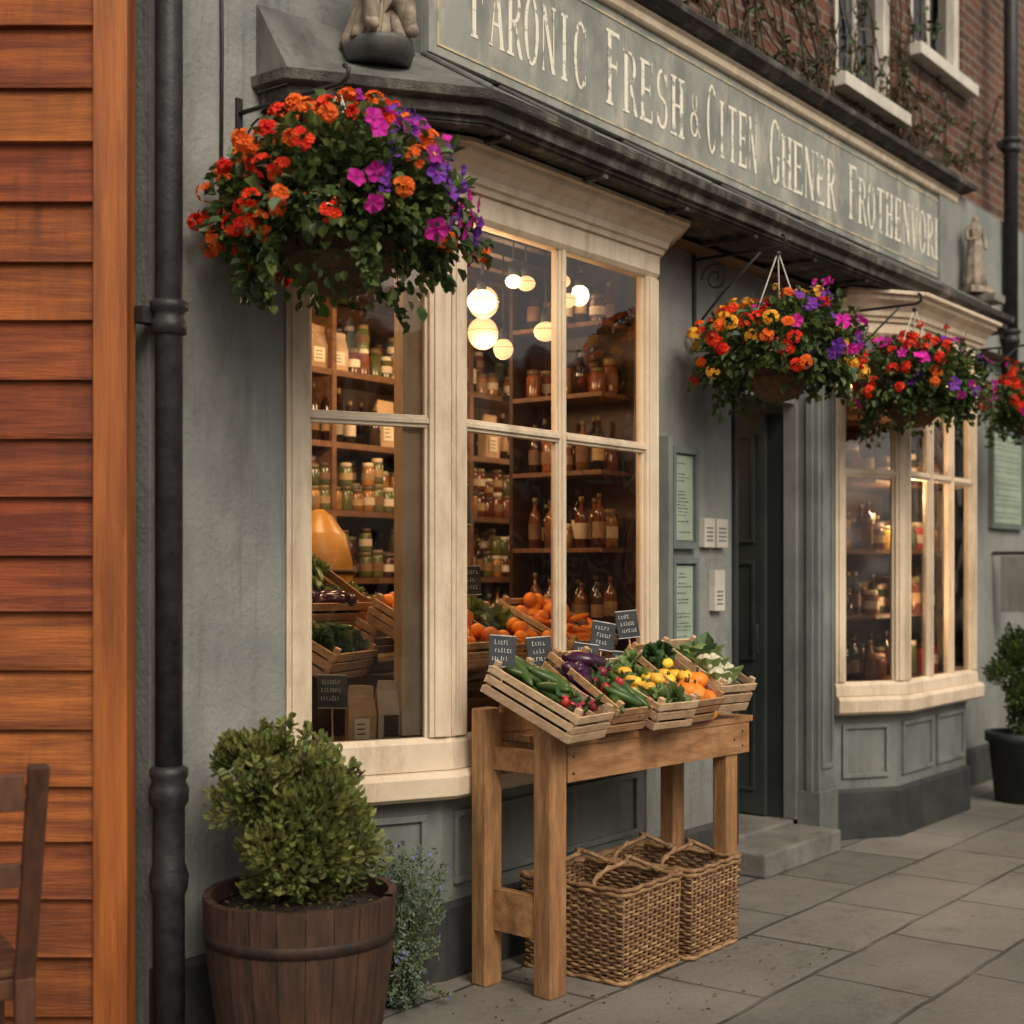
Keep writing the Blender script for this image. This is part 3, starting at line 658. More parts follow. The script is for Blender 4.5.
# ------------------------------------------------------------------ hanging baskets
RV=Vector((.61,-.792,0))
def hanging(x,ywall,y,zh,zc,rad,seed,pal,nl=3000,nf=75,hk=1.0,xo=0,fs=1.0):
    R.seed(seed); e=empty('hanging_flower_basket')
    b=MB('bracket'); za=zh+.02
    b.box(x-.012,x+.012,ywall-.012,ywall-.001,za-.36,za+.05,iron)
    b.tube([(x,ywall-.01,za),(x,y-.01,za),(x,y-.035,za+.015),(x,y-.04,za+.04),(x,y-.02,za+.055)],.008,iron)
    b.tube([(x,ywall-.01,za-.33),(x,ywall-(ywall-y)*.35,za-.18),(x,ywall-(ywall-y)*.8,za-.01)],.006,iron)
    sp=[]
    for i in range(26):
        a=i*.42; q=.075*(1-i/30); sp.append((x,ywall-.12+q*math.cos(a),za-.1+q*math.sin(a)))
    b.tube(sp,.004,iron)
    b.obj(e)
    zr=zc-.03; rr=rad*.52
    b=MB('chains')
    for k in range(3):
        a=k*2.09+.4; b.tube([(x,y,zh),(x+rr*math.cos(a)*.5,y+rr*math.sin(a)*.5,(zh+zr)/2+.01),(x+rr*math.cos(a),y+rr*math.sin(a),zr)],.003,whitep,5)
    b.ball((x,y,zh-.01),.014,iron); b.obj(e)
    b=MB('coir_basket'); M=Matrix.Translation((x,y,zr))
    b.lathe([(.03,-rr*1.15),(rr*.5,-rr*1.05),(rr*.82,-rr*.7),(rr*.97,-rr*.25),(rr,0),(rr*.9,.01),(.01,.015)],28,coir,M)
    for k in range(4):
        t=k/4; zz=-rr*1.1*t; q=rr*math.sqrt(max(0,1-t*t*.95))*1.02
        b.tube([(x+q*math.cos(a*.2617),y+q*math.sin(a*.2617),zr+zz) for a in range(24)],.003,iron,5,closed=True)
    b.obj(e)
    lf=MB('foliage'); fl=MB('flowers'); C=Vector((x+xo,y,zc))
    ph=[R.uniform(0,6) for _ in range(6)]
    def lump(d): return 1+.10*math.sin(3*d.x+ph[0]+2*d.z)+.10*math.sin(5*d.y+ph[1])+.08*math.sin(7*d.x*d.y*2+ph[2])+.07*math.sin(9*d.z+ph[3])
    def surf(d):
        k=lump(d); vz=.70 if d.z>0 else .62
        return Vector((d.x*rad*k,d.y*rad*k,d.z*rad*vz*k*hk))
    for i in range(nl):
        d=rndv(); 
        if d.z<-.5 and R.random()<.8: continue
        q=R.uniform(.55,1.0) if R.random()<.88 else R.uniform(1.0,1.14)
        p=C+surf(d)*q; L=R.uniform(.026,.052)
        if d.z<0: dd=(d+rndv()*.7+Vector((0,0,-.5)))
        else: dd=(d+rndv()*.9)
        lf.leaf(p,dd,(d+Vector((0,0,.7))+rndv()*.6),L,L*R.uniform(.65,.95),leafL if R.random()<.38 else leafD)
    for i in range(20):
        a=R.uniform(0,2*pi); d=Vector((math.cos(a),math.sin(a),0)); L=R.uniform(.2,.55)*rad*(1.4 if d.dot(RV)<-.5 else 1); r0=rad*.7
        pts=[]
        for k in range(9):
            t=k/8; pts.append(C+d*(r0+L*.3*math.sin(t*1.6))+Vector((0,0,-.06-t*t*L*1.0))+rndv()*.006)
        lf.tube(pts,.0022,stem,4)
        for k in range(40):
            t=R.random(); j=min(int(t*8),7); p=pts[j].lerp(pts[j+1],t*8-j)+rndv()*.012
            dd=rndv()+d*.5+Vector((0,0,-.5)); l=R.uniform(.024,.044); lf.leaf(p,dd,rndv()+Vector((0,0,1)),l,l*.8,leafL if R.random()<.3 else leafD)
    for i in range(20):
        a=R.uniform(0,2*pi); q=R.uniform(.1,.7)*rad; b0=C+Vector((q*math.cos(a),q*math.sin(a),rad*.45)); tip=b0+Vector((math.cos(a)*.05,math.sin(a)*.05,R.uniform(.08,.16)))
        lf.tube([b0,tip],.0018,stem,4)
        for k in range(9): p=b0.lerp(tip,R.random()); lf.leaf(p,rndv()+Vector((0,0,.4)),rndv(),.024,.013,leafL)
        if R.random()<.6:
            m=R.choice(pal[0 if Vector((math.cos(a),math.sin(a),0)).dot(RV)<0 else 2])[1]
            for j in range(5): fl.flower(tip+rndv()*.012,rndv(),.011,m)
    cen=[]; n=0; tries=0
    while n<nf and tries<nf*40:
        tries+=1
        d=rndv()
        if d.z<-.5 : continue
        p=C+surf(d)*R.uniform(1.04,1.15)+Vector((0,0,.01))
        if any((p-c).length<.042*fs for c in cen): continue
        cen.append(p)
        s_=d.dot(RV)+R.uniform(-.3,.3); idx=0 if s_<-.15 else (1 if s_<.35 else 2)
        kind,m=R.choice(pal[idx]); n+=1
        if kind=='p':
            rr_=R.uniform(.024,.040)*fs
            fl.flower(p,d+rndv()*.5,rr_,m); fl.flower(p-d*.0015,d,.007,pDk if m is not pDk else pYel,4)
            if R.random()<.35: fl.flower(p+rndv()*.035,d+rndv()*.5,rr_*.9,m)
        elif kind=='g':
            ks=R.uniform(.75,1.15)
            for j in range(20):
                o_=rndv(); 
                if o_.dot(d)<-.4: continue
                fl.flower(p+o_*.028*fs*ks,o_+d*.4,R.uniform(.011,.017)*fs,m)
        else:
            for j in range(10): fl.flower(p+Vector((R.uniform(-.012,.012),R.uniform(-.012,.012),j*.009)),rndv(),.010,m)
    lf.obj(e); fl.obj(e)
palA=[[('g',pRed),('g',pOr),('g',pOr),('g',pRed),('g',pOr)],[('g',pOr),('g',pSal),('p',pMag),('g',pRed),('p',pMag),('g',pRed),('g',pOr)],[('p',pMag),('p',pMag),('p',pMag),('p',pVio),('g',pOr),('p',pDk),('s',pVio)]]
palB=[[('g',pRed),('g',pOr),('g',pYel),('g',pRed)],[('g',pYel),('g',pRed),('g',pOr),('p',pMag),('p',pVio)],[('p',pMag),('p',pVio),('g',pYel),('p',pMag),('s',pVio)]]
palC=[[('g',pRed),('g',pRed),('p',pMag)],[('g',pYel),('p',pVio),('g',pOr),('g',pRed)],[('p',pDk),('p',pMag),('g',pRed),('p',pVio)]]
hanging(3.12,3.55,3.08,2.99,2.60,.37,3,palA,5400,150,1.04,.03)
hanging(5.87,3.42,2.97,2.97,2.51,.34,5,palB,3800,105,1.0,.05)
hanging(7.24,3.30,2.86,2.90,2.48,.315,8,palC,3200,85,1.0,.05)
hanging(9.50,3.42,2.95,2.98,2.60,.31,9,palC,2200,70)
# ------------------------------------------------------------------ table
tab=empty('wooden_display_table'); tab.location=(3.985,2.90,0); tab.rotation_euler=(0,0,math.radians(-5))
TL=1.13; TD=.27
s=MB('legs')
s.box(-.045,.045,-.04,.04,0,.985,legwood); s.box(-.085,.005,TD-.035,TD+.035,0,1.0,legwood)
s.box(TL-.08,TL,-.035,.035,0,.75,legwood); s.box(TL-.08,TL,TD-.04,TD+.03,0,.75,legwood)
s.obj(tab,.006)
s=MB('rails_and_top')
s.box(.046,TL+.07,-.045,-.01,.75,.875,tablewood)
s.box(-.04,.0,.041,TD-.036,.78,.86,tablewood); s.box(-.04,.0,.041,TD-.036,.20,.35,tablewood)
s.box(.046,TL+.07,TD-.01,TD+.03,.75,.872,tablewood)
s.box(TL+.03,TL+.065,-.009,TD-.011,.76,.87,tablewood)
for k in range(4):
    y0=-.05+k*.092; s.box(.047,TL+.09,y0,y0+.087,.8765,.90,tablewood)
s.box(.05,TL,TD-.005,TD+.02,.902,1.0,tablewood)
for (a,z) in ((.075,.78),(.075,.84),(TL+.02,.78),(TL+.02,.84),(TL-.04,.81)):
    s.ball((a,-.0455,z),(.006,.002,.006),iron,8,5)
s.obj(tab,.004)
# ------------------------------------------------------------------ crates
def crate(M,w_,l,h,wood,kinds,seed,n=40,name='vegetable_crate'):
    R.seed(seed); e=empty(name); s=MB('crate')
    t=.008
    for x in (0,w_-t):
        for k in range(3):
            z0=.006+k*(h*.35)+R.uniform(-.003,.003); s.box(x,x+t,0,l,z0,z0+h*R.uniform(.22,.29),wood,M)
    for y in (-t,l):
        for k in range(3):
            z0=.006+k*(h*.35)+R.uniform(-.004,.004); s.box(-.002+R.uniform(-.003,.003),w_+.002+R.uniform(-.003,.003),y,y+t,z0,z0+h*R.uniform(.22,.29),wood,M)
    for x in (t,w_-t-.022):
        for y in (.0,l-.022): s.box(x,x+.022,y,y+.022,0,h+.02,wood,M)
    for k in range(4):
        y0=l*k/4+.005; s.box(t,w_-t,y0,y0+l/4-.01,0,.007,wood,M)
    s.obj(e,.0015)
    s=MB('produce'); s.box(.01,w_-.01,.01,l-.01,.01,h*.45,soil,M)
    for i in range(n):
        kd=kinds[int(len(kinds)*i/n)] if len(kinds)>1 else kinds[0]
        seg=int(len(kinds)*i/n)/len(kinds)
        x=R.uniform(.04,w_-.04); y=R.uniform(.03+(l-.06)*seg,.03+(l-.06)*(seg+1/len(kinds)))+R.uniform(-.03,.03); y=min(max(y,.03),l-.03); z=h*.58+R.uniform(0,.06)
        c=M@Vector((x,y,z)); rot=Matrix.Rotation(R.uniform(0,6),4,'Z')@Matrix.Rotation(R.uniform(-.5,.5),4,'X')
        if kd=='cuc': s.ball(c,(.018,.08,.018),vgG,8,9,Matrix.Rotation(R.uniform(-.8,.8)+.2,4,'Z')@Matrix.Rotation(R.uniform(0,.6),4,'X'))
        elif kd=='rad':
            s.ball(c,.021,vgR,8,6,rot)
            for j in range(3): s.leaf(c,rndv()+Vector((0,0,1)),rndv(),.06,.022,vgK)
        elif kd=='ora': s.ball(c,R.uniform(.03,.037),vgO,12,9,rot)
        elif kd=='pum': s.ball(c,(.045,.045,.036),vgO,16,9,rot,.06); s.tube([c+Vector((0,0,.025)),c+Vector((.004,0,.05))],.005,stem,5)
        elif kd=='squ': s.ball(c,(.03,.03,.022),vgY,12,8,rot,.05); s.ball(c+Vector((0,0,.022)),(.008,.008,.012),vgG,6,5)
        elif kd=='car': s.ball(c,(.015,.075,.015),vgO,7,8,rot)
        elif kd=='aub': s.ball(c,(.03,.07,.03),vgA,10,8,rot)
        elif kd=='zuc': s.ball(c,(.02,.09,.02),vgC,8,9,Matrix.Rotation(-.3,4,'Z')@Matrix.Rotation(.4,4,'X'))
        elif kd in('kal','let'):
            m=vgK if kd=='kal' else vgC
            for j in range(22):
                d=rndv(); d.z=abs(d.z)+.1; s.leaf(c,d,d.cross(rndv()),R.uniform(.03,.065),R.uniform(.025,.045),m,.5)
        elif kd=='cab':
            s.ball(c,.055,vgC,14,10,rot,.03)
            for j in range(12):
                d=rndv(); d.z*=.4; d.normalize(); s.leaf(c+d*.045-Vector((0,0,.035)),Vector((d.x*.5,d.y*.5,1)),-d,.10,.09,vgK if j%3 else vgC,.25)
        elif kd=='cau':
            for j in range(26):
                d=rndv(); d.z=abs(d.z); s.ball(c+Vector((d.x*.045,d.y*.045,d.z*.04)),.02,vgW,8,6)
            for j in range(9):
                a=j*.7; d=Vector((math.cos(a),math.sin(a),0)); s.leaf(c+d*.045-Vector((0,0,.03)),Vector((d.x*.5,d.y*.5,1)),-d,.085,.06,vgC,.25)
    s.obj(e); return e
def CM(x,y,z,yaw,tilt): return Matrix.Translation((x,y,z))@Matrix.Rotation(yaw,4,'Z')@Matrix.Rotation(tilt,4,'X')
ya=math.radians(-5)
tx=lambda lx,ly: (3.985+lx*math.cos(ya)-ly*math.sin(ya),2.90+lx*math.sin(ya)+ly*math.cos(ya))
def onT(lx,ly,z,tilt,yaw=0): a=tx(lx,ly); return CM(a[0],a[1],z,ya+yaw,math.radians(tilt))
crate(onT(-.09,-.15,.905,24,.13),.235,.39,.11,cratepale,['rad','cuc','cuc'],1,30)
crate(onT(.185,-.10,.915,31,.03),.215,.36,.11,cratewood,['cuc','rad','aub'],2,26)
crate(onT(.43,-.12,.905,22,-.07),.215,.38,.11,cratepale,['let','squ','let'],3,26)
crate(onT(.665,-.09,.912,33,.06),.21,.36,.11,cratewood,['pum','squ','kal'],4,20)
crate(onT(.895,-.06,.93,27,-.09),.215,.36,.13,cratepale,['cau','let','cab'],5,9)
s=MB('loose_pumpkins')
for lx,ly,q in ((.60,-.055,.04),(.90,-.05,.035)):
    a=tx(lx,ly-.0); s.ball((a[0],a[1],.90+q*.8),(q,q,q*.8),vgO,16,9,None,.06); s.tube([(a[0],a[1],.90+q*1.4),(a[0]+.004,a[1],.90+q*2)],.005,stem,5)
s.obj()
crate(CM(4.02,3.44,1.12,.0,math.radians(24)),.36,.42,.11,cratepale,['ora','ora'],6,46)
crate(CM(4.42,3.42,1.10,.05,math.radians(20)),.34,.42,.11,cratewood,['ora','let'],7,30)
crate(CM(4.80,3.42,1.10,.0,math.radians(24)),.34,.42,.11,cratepale,['car','ora'],8,44)
crate(CM(3.70,3.74,1.08,.3,math.radians(28)),.34,.40,.12,cratepale,['kal','cuc','zuc'],9,34)
crate(CM(3.80,3.98,1.26,-.1,math.radians(26)),.34,.42,.12,cratewood,['aub','cuc','let'],10,30)
crate(CM(4.08,3.88,1.16,.2,math.radians(26)),.34,.38,.12,cratepale,['car','let'],12,30)
s=MB('crate_riser'); s.box(4.0,5.18,3.5,3.80,.861,1.09,darkwood); s.box(3.66,3.98,3.82,4.14,.861,1.10,darkwood); s.box(3.75,4.3,4.02,4.14,1.101,1.3,darkwood); s.obj()
def price(x,y,z,yaw,w_=.098,h=.115,seed=0,roll=0):
    R.seed(int(seed*100)+5); s=MB('price_sign'); M=CM(x,y,z,yaw,math.radians(-12))@Matrix.Rotation(roll,4,'Y')
    s.box(-w_/2,w_/2,-.003,.003,-h/2,h/2,black,M)
    for a,b,c,d in ((-w_/2,w_/2,-h/2,-h/2+.003),(-w_/2,w_/2,h/2-.003,h/2)): s.box(a,b,-.0045,-.0031,c,d,chalk,M)
    s.box(-.003,.003,.0031,.007,-h/2-.16,h*.2,cratewood,M)
    for r_ in range(3):
        xx=-w_/2+.012+R.uniform(0,.012); zz=h/2-.028-r_*.029; en=w_/2-.014-R.uniform(0,.02)
        while xx<en:
            ww=R.uniform(.003,.008); hh=R.uniform(.008,.016)
            s.box(xx,xx+.002,-.0052,-.0046,zz-.005,zz+hh*.7,chalk,M)
            q=R.random()
            if q<.6: s.box(xx,xx+ww,-.0045,-.0031,zz+hh*.55,zz+hh*.55+.002,chalk,M)
            if q>.3: s.box(xx,xx+ww,-.0045,-.0031,zz-.005,zz-.003,chalk,M)
            xx+=ww+R.uniform(.003,.007)
    s.obj()
yw=-.65
for i,(x,y,z,rl) in enumerate([(3.93,3.07,1.21,.08),(4.18,3.09,1.195,-.06),(4.45,3.07,1.16,.14),(4.66,3.13,1.235,.18),(4.87,3.15,1.275,-.08),(4.66,3.03,1.12,.1)]): price(x,y,z,yw+.1*math.sin(i*2.1),seed=i,roll=rl)
price(4.14,3.40,1.46,yw,seed=7); price(3.53,3.52,1.07,-.45,.11,.12,seed=8,roll=.05); price(4.12,3.42,1.75,yw,.07,.16,seed=9)
# ------------------------------------------------------------------ wicker baskets
def wbasket(x0,x1,y0,y1,h,seed):
    R.seed(seed); e=empty('wicker_basket'); s=MB('weave')
    def pt(t,off,z):
        fl=1-.05*(1-z/h)+.012*math.sin(t*19+seed)*z/h
        cx,cy=(x0+x1)/2,(y0+y1)/2; a,b=(x1-x0)/2*fl,(y1-y0)/2*fl; per=4*(a+b); d=t*per
        if d<2*a: p=(-a+d,-b); n=(0,-1)
        elif d<2*a+2*b: p=(a,-b+d-2*a); n=(1,0)
        elif d<4*a+2*b: p=(a-(d-2*a-2*b),b); n=(0,1)
        else: p=(-a,b-(d-4*a-2*b)); n=(-1,0)
        return Vector((cx+p[0]+n[0]*off,cy+p[1]+n[1]*off,z))
    NS=52; rows=int(h/.0135)
    for r_ in range(rows):
        z=.008+r_*.0135; pts=[]
        for k in range(NS*2):
            pts.append(pt(k/(NS*2),.0065*math.sin(pi*(k/2+r_)) if k%2 else 0,z+R.uniform(-.0015,.0015)))
        s.tube(pts,.0062,wicker,5,closed=True)
    for k in range(NS): s.tube([pt(k/NS,0,.004),pt(k/NS,0,h)],.0045,wicker,5)
    for q,off in ((h,.004),(h+.012,-.004),(h+.018,.006),(.01,.006)):
        s.tube([pt(k/80,off+.004*math.sin(k*1.3+q*99),q+.003*math.cos(k*1.3)) for k in range(80)],.009,wicker,6,closed=True)
    s.obj(e)
    s=MB('lining'); s.box(x0+.02,x1-.02,y0+.02,y1-.02,.01,.05,wickerdark)
    s.obj(e)
    s=MB('handles'); cx,cy=(x0+x1)/2,(y0+y1)/2
    for yy in (cy-.1,cy+.12):
        pts=[(x0+(x1-x0)*t/12,yy+.03*math.sin(t),h+ .09*math.sin(pi*t/12)) for t in range(13)]
        s.tube(pts,.009,wicker,7)
        s.tube([(p[0],p[1]+.011*math.sin(i*2.2),p[2]+.011*math.cos(i*2.2)) for i,p in enumerate(pts)],.005,wicker,6)
    s.obj(e)
wbasket(4.22,4.625,2.745,3.20,.33,1)
wbasket(4.66,5.035,2.72,3.18,.33,2)
# ------------------------------------------------------------------ barrel planter + shrub
def leafblob(mb,C,rx,rz,n,m1,m2,f=.3,ll=(.02,.035),up=.6,clumps=26):
    cl=[]
    for i in range(clumps):
        d=rndv(); q=R.uniform(.45,1.0); cl.append((C+Vector((d.x*rx*q,d.y*rx*q,d.z*rz*q)),R.uniform(.2,.4)*rx))
    for i in range(n):
        c,r_=R.choice(cl); d=rndv(); p=c+d*r_*R.uniform(.4,1.05); o=(p-C)
        dd=d*.7+o.normalized()*.5+Vector((0,0,up))+rndv()*.5; L=R.uniform(*ll)
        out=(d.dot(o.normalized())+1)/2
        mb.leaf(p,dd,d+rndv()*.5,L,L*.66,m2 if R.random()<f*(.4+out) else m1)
R.seed(21)
bp=empty('barrel_planter'); bx,by=3.06,3.19
s=MB('barrel'); N=22
for k in range(N):
    a0=2*pi*k/N+.004; a1=2*pi*(k+1)/N-.004
    vs=[]; top=.50+R.uniform(-.004,.003)
    pr=[(.235,0),(.262,.12),(.282,.26),(.296,.40),(.300,top)]
    for r_,z in pr:
        for a in (a0,(a0+a1)/2,a1): vs.append((bx+r_*math.cos(a),by+r_*math.sin(a),z))
    for a in (a0,(a0+a1)/2,a1): vs.append((bx+.275*math.cos(a),by+.275*math.sin(a),top))
    for a in (a0,(a0+a1)/2,a1): vs.append((bx+.26*math.cos(a),by+.26*math.sin(a),.3))
    fs=[]
    for j in range(6):
        for i in range(2): q=j*3+i; fs.append((q,q+1,q+4,q+3))
    s.add(vs,fs,barrelwood)
T=Matrix.Translation((bx,by,0))
s.lathe([(.23,0),(.25,.1),(.27,.25),(.28,.44)],44,shade_dark,T,cap=False)
for z,r_ in ((.09,.258),(.36,.295)): s.lathe([(r_-.002,z),(r_,z),(r_+.003,z+.035),(r_,z+.037)],44,rust,T,cap=False)
s.lathe([(.27,.455),(.15,.47),(.01,.475)],30,soil,T); s.obj(bp)
sh=MB('shrub'); sx_,sy_=bx-.03,by+.02
for k in range(14):
    a=R.uniform(0,6.28); q=R.uniform(.03,.16); t=Vector((sx_+q*math.cos(a),sy_+q*math.sin(a),R.uniform(.78,.96)))
    b0=Vector((bx+q*.3*math.cos(a),by+q*.3*math.sin(a),.46)); sh.tube([b0,(b0+t)/2+rndv()*.02,t],[.008,.005,.003],stem,5)
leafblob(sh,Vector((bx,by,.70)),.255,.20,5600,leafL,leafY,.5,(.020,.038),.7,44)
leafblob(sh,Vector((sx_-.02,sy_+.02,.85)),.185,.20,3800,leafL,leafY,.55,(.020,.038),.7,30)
for k in range(34):
    a=R.uniform(0,6.28); q=R.uniform(0,.20); b0=Vector((sx_-.02+q*math.cos(a),sy_+q*math.sin(a),.97-q*.9)); t=b0+Vector((math.cos(a)*.05,math.sin(a)*.05,R.uniform(.05,.11)))
    sh.tube([b0,t],.002,stem,4)
    for j in range(14): p=b0.lerp(t,R.uniform(.1,1)); L=R.uniform(.022,.036); sh.leaf(p,rndv()+Vector((0,0,.8)),rndv(),L,L*.66,leafY if R.random()<.6 else leafL)
for k in range(150):
    a=R.uniform(0,6.28); q=R.uniform(0,.25); sh.leaf(Vector((bx+q*math.cos(a),by+q*math.sin(a),.478-q*.06)),Vector((R.uniform(-1,1),R.uniform(-1,1),.15)),Vector((0,0,1)),.025,.014,R.choice([coir,leafD,leafY]))
sh.obj(bp)
R.seed(5); s=MB('trailing_plant'); px_,py_=3.58,3.24
for k in range(330):
    a=R.uniform(0,6.28); out=R.uniform(.02,.17); hh=R.uniform(.22,.56) if k%3 else R.uniform(.02,.25)
    P=[Vector((px_+.03*math.cos(a),py_+.03*math.sin(a),0)),Vector((px_+out*.6*math.cos(a),py_+out*.6*math.sin(a),.05+hh*.65)),Vector((px_+out*math.cos(a),py_+out*math.sin(a),hh))]
    s.tube(P,.0013,leafB,4)
    for j in range(26):
        t=R.random(); p=P[0].lerp(P[1],t*2) if t<.5 else P[1].lerp(P[2],t*2-1); s.leaf(p+rndv()*.006,rndv(),rndv(),.019,.010,leafB if R.random()<.8 else leafL)
    if k%4==0: s.flower(P[2],rndv(),.008,pBlue)
s.obj()
R.seed(31); rp=empty('potted_shrub'); qx,qy=9.22,2.93; s=MB('pot'); s.lathe([(.16,0),(.2,.38),(.225,.39),(.225,.45),(.195,.45),(.18,.40),(.01,.41)],28,paintdark_shade,Matrix.Translation((qx,qy,0))); s.obj(rp)
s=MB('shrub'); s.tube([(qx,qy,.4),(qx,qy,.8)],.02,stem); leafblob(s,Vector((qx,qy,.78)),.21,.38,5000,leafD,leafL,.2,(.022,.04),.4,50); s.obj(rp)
# ------------------------------------------------------------------ chair
ch=empty('wooden_chair'); 
rt=Vector((.927,-.384,0))
ch.rotation_euler=(0,0,math.atan2(rt.y,rt.x)); ch.location=(1.965,3.43,0)
s=MB('chair')
chw=mat('chair_wood',(.11,.045,.022),(.055,.024,.013),.6,4,stretch=(8,8,2),bmp=.3,bscale=12,island=.15)
def bar(a,b,w_,d_,m=None):
    m=m or chw
    A=Vector(a);B=Vector(b); t=(B-A); L=t.length; t.normalize(); x_=Vector((1,0,0)) if abs(t.x)<.9 else Vector((0,1,0)); y_=t.cross(x_).normalized(); x_=y_.cross(t)
    M=Matrix((( x_.x,y_.x,t.x,A.x),(x_.y,y_.y,t.y,A.y),(x_.z,y_.z,t.z,A.z),(0,0,0,1))); s.box(-w_/2,w_/2,-d_/2,d_/2,0,L,m,M)
for sx in (-.2,.2):
    bar((sx,-.2,0),(sx,-.2,.46),.05,.035); bar((sx,-.2,.455),(sx*1.02,-.36,1.02),.05,.03); bar((sx,.2,0),(sx,.2,.45),.04,.04)
    bar((sx,-.18,.2),(sx,.18,.2),.025,.02)
bar((-.172,-.345,.955),(.172,-.345,.955),.025,.09); bar((-.175,-.285,.74),(.175,-.285,.74),.02,.06)
bar((-.18,-.2,.22),(.18,-.2,.22),.02,.02)
for k in range(5): s.box(-.22,.22,-.17+k*.08,-.17+k*.08+.073,.455,.475,chw)
s.box(-.19,.19,-.18,.18,.40,.452,chw); s.obj(ch,.004)
# ------------------------------------------------------------------ wall fixtures
def menu(name,x0,x1,z0,z1,seed):
    R.seed(seed); s=MB(name); y=WM
    s.box(x0,x1,y-.02,y-.001,z0,z1,framegrey)
    for a,b,c,d in ((x0,x1,z0,z0+.03),(x0,x1,z1-.03,z1),(x0,x0+.025,z0+.03,z1-.03),(x1-.025,x1,z0+.03,z1-.03)): s.box(a,b,y-.04,y-.0201,c,d,framegrey)
    s.box(x0+.035,x1-.035,y-.024,y-.0203,z0+.04,z1-.04,paperG)
    zz=z1-.08
    while zz>z0+.07:
        xx=x0+.05+R.uniform(0,.02); en=x1-.06-R.uniform(0,.06)
        while xx<en: ww=R.uniform(.006,.022); s.box(xx,min(xx+ww,x1-.05),y-.0255,y-.0242,zz,zz+R.uniform(.003,.006),black); xx+=ww+.007
        zz-=R.choice([.016,.016,.03,.05])
    s.obj(None,.002)
menu('menu_board',5.625,5.86,1.60,2.08,1); menu('menu_board',5.625,5.86,.93,1.56,2)
menu('notice_board',10.03,10.74,1.80,2.53,3)
s=MB('backing_board'); s.box(5.56,5.60,3.37,3.419,.88,2.12,paintgrey); s.obj()
for x0,x1,z0,z1 in ((5.92,6.02,1.61,1.75),(6.04,6.15,1.61,1.75),(6.02,6.12,1.30,1.50)):
    s=MB('intercom_box'); s.box(x0,x1,WM-.035,WM-.001,z0,z1,plastic)
    for k in range(4): s.box(x0+.02,x1-.02,WM-.037,WM-.0352,z0+.03+k*.02,z0+.038+k*.02,framegrey)
    s.obj(None,.006)
s=MB('wall_bracket_sign'); s.tube([(10.1,3.41,1.62),(10.1,3.0,1.62)],.015,iron); s.box(10.09,10.11,3.02,3.35,1.2,1.6,paintgrey); s.obj(None,.003)
# ------------------------------------------------------------------ vine
R.seed(77); s=MB('climbing_vine')
for k in range(60):
    x=R.uniform(5.6,9.5); z=4.15; pts=[]; a=R.uniform(.3,2.8)
    for j in range(R.randint(14,42)):
        pts.append((x,3.565+R.uniform(-.008,.006),z)); a+=R.uniform(-.5,.5); a=min(max(a,-.2),3.3); x+=.06*math.cos(a); z+=.06*math.sin(a)
    s.tube(pts,[.007*(1-.6*j/len(pts)) for j in range(len(pts))],stem,5)
    for j in range(len(pts)):
        if R.random()<.4: s.leaf(Vector(pts[j]),rndv()+Vector((0,-.3,-.5)),Vector((0,-1,0))+rndv()*.5,.045,.035,R.choice([coir,leafD]))
s.obj()
R.seed(9); s=MB('fallen_leaves')
for k in range(200):
    x=R.uniform(2.7,5.2); y=R.uniform(2.3,3.4); s.leaf(Vector((x,y,.004)),Vector((R.uniform(-1,1),R.uniform(-1,1),.05)),Vector((0,0,1)),R.uniform(.006,.02),.010,R.choice([leafD,soil,coir,coir,leafY]))
s.obj()
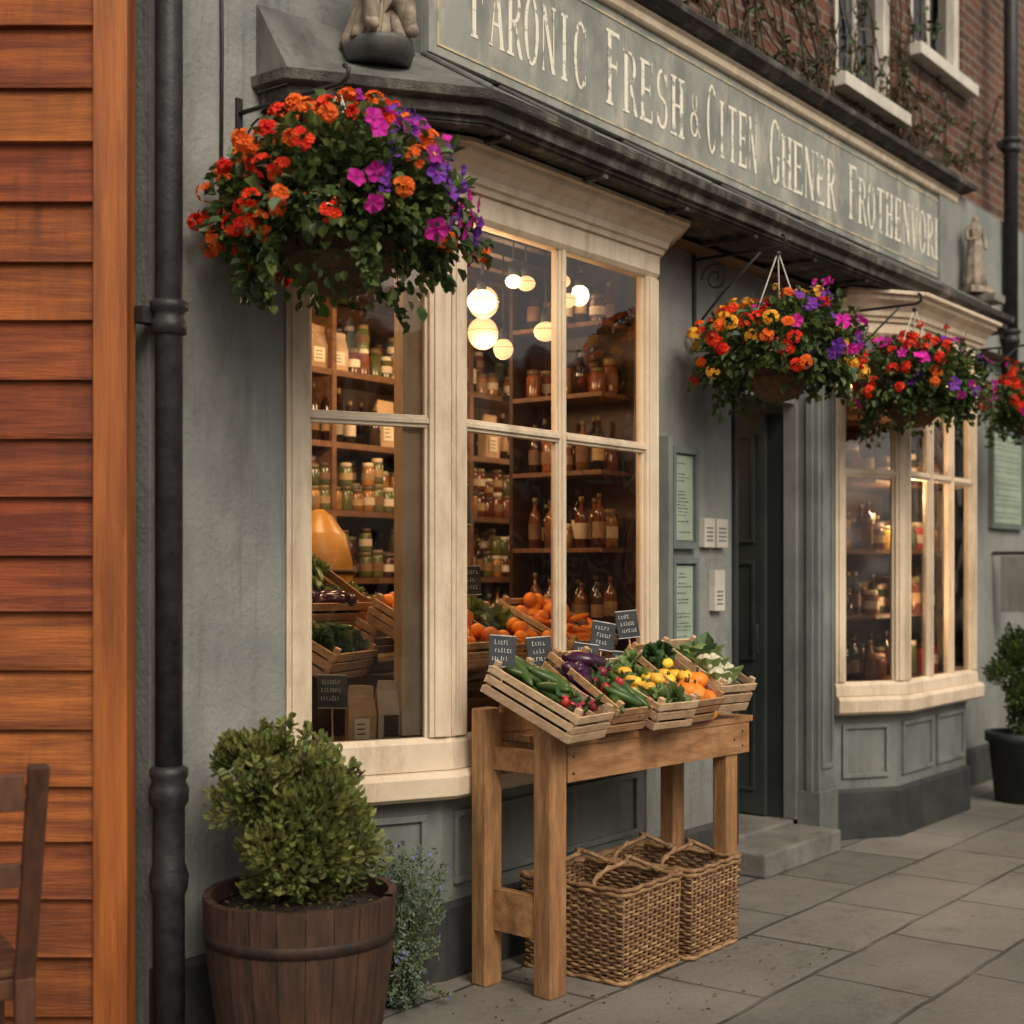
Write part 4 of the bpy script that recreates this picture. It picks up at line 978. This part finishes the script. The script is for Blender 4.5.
# ------------------------------------------------------------------ opposite side of the street (seen in reflections)
render_c=mat('pale_render',(.70,.64,.54),(.58,.53,.45),.8,2,dirt=.4)
x=-14; R.seed(4); k=0
while x<58:
    wd_=R.choice([4.2,5.6,4.2,7.0]); h=R.uniform(4.2,5.2); mm=[brick,render_c,render_c,render_c,whitep][k%5]; k+=1
    op=empty('brick_terrace_house' if mm is brick else 'rendered_terrace_house')
    s=MB('walls'); s.box(x,x+wd_,-16,-8,-.1,h,mm); s.obj(op)
    s=MB('windows'); n=int(wd_/1.4); 
    for i in range(n):
        xa=x+.3+(wd_-.6)*i/n; xb=xa+(wd_-.6)/n-.35
        for z0,z1 in ((.8,2.3),(2.9,3.9)):
            s.box(xa-.06,xb+.06,-7.999,-7.93,z0-.06,z1+.06,whitep); s.box(xa,xb,-7.93,-7.92,z0,z1,shade_dark)
            s.box((xa+xb)/2-.03,(xa+xb)/2+.03,-7.92,-7.90,z0,z1,whitep); s.box(xa,(xa+xb)/2-.03,-7.92,-7.90,(z0+z1)/2-.03,(z0+z1)/2+.03,whitep)
    s.obj(op)
    s=MB('roof'); s.sweep([(x+wd_,-8),(x,-8)],[(-.0,h+.002),(.15,h+.002),(.15,h+.1),(-3,h+1.1),(-3,h+.002)],lead); s.obj(op)
    x+=wd_+(R.choice([.02,1.6,2.6]))
# ------------------------------------------------------------------ light + camera
wd=bpy.data.worlds.new('World'); sc.world=wd; wd.use_nodes=True; nt=wd.node_tree
sky=nt.nodes.new('ShaderNodeTexSky'); sky.sky_type='NISHITA'; sky.sun_disc=False
sky.sun_elevation=math.radians(42); sky.sun_rotation=math.radians(205); sky.dust_density=4; sky.air_density=1.0
hs=nt.nodes.new('ShaderNodeHueSaturation'); hs.inputs['Saturation'].default_value=.22
nt.links.new(sky.outputs[0],hs.inputs['Color'])
wm=mixc(nt,1.0,hs.outputs[0],(1.0,.935,.84),'MULTIPLY')
nt.links.new(wm,nt.nodes['Background'].inputs[0]); nt.nodes['Background'].inputs[1].default_value=.15
sl=bpy.data.lights.new('sun','SUN'); sl.energy=1.5; sl.angle=math.radians(28); sl.color=(1,.87,.69)
so=bpy.data.objects.new('sun',sl); COL.objects.link(so)
d=Vector((-.42*.743,-.9*.743,.67)); so.rotation_euler=d.to_track_quat('Z','Y').to_euler()
cam=bpy.data.cameras.new('camera'); co=bpy.data.objects.new('camera',cam); COL.objects.link(co); sc.camera=co
co.location=(0,0,1.5); co.rotation_euler=(math.radians(90),0,math.radians(-52.4)); cam.lens=36*1400/1024; cam.shift_y=.0566; cam.clip_end=600
cam.dof.use_dof=True; cam.dof.focus_distance=5.2; cam.dof.aperture_fstop=2.0
sc.view_settings.view_transform='Standard'; sc.view_settings.look='None'; sc.view_settings.exposure=0
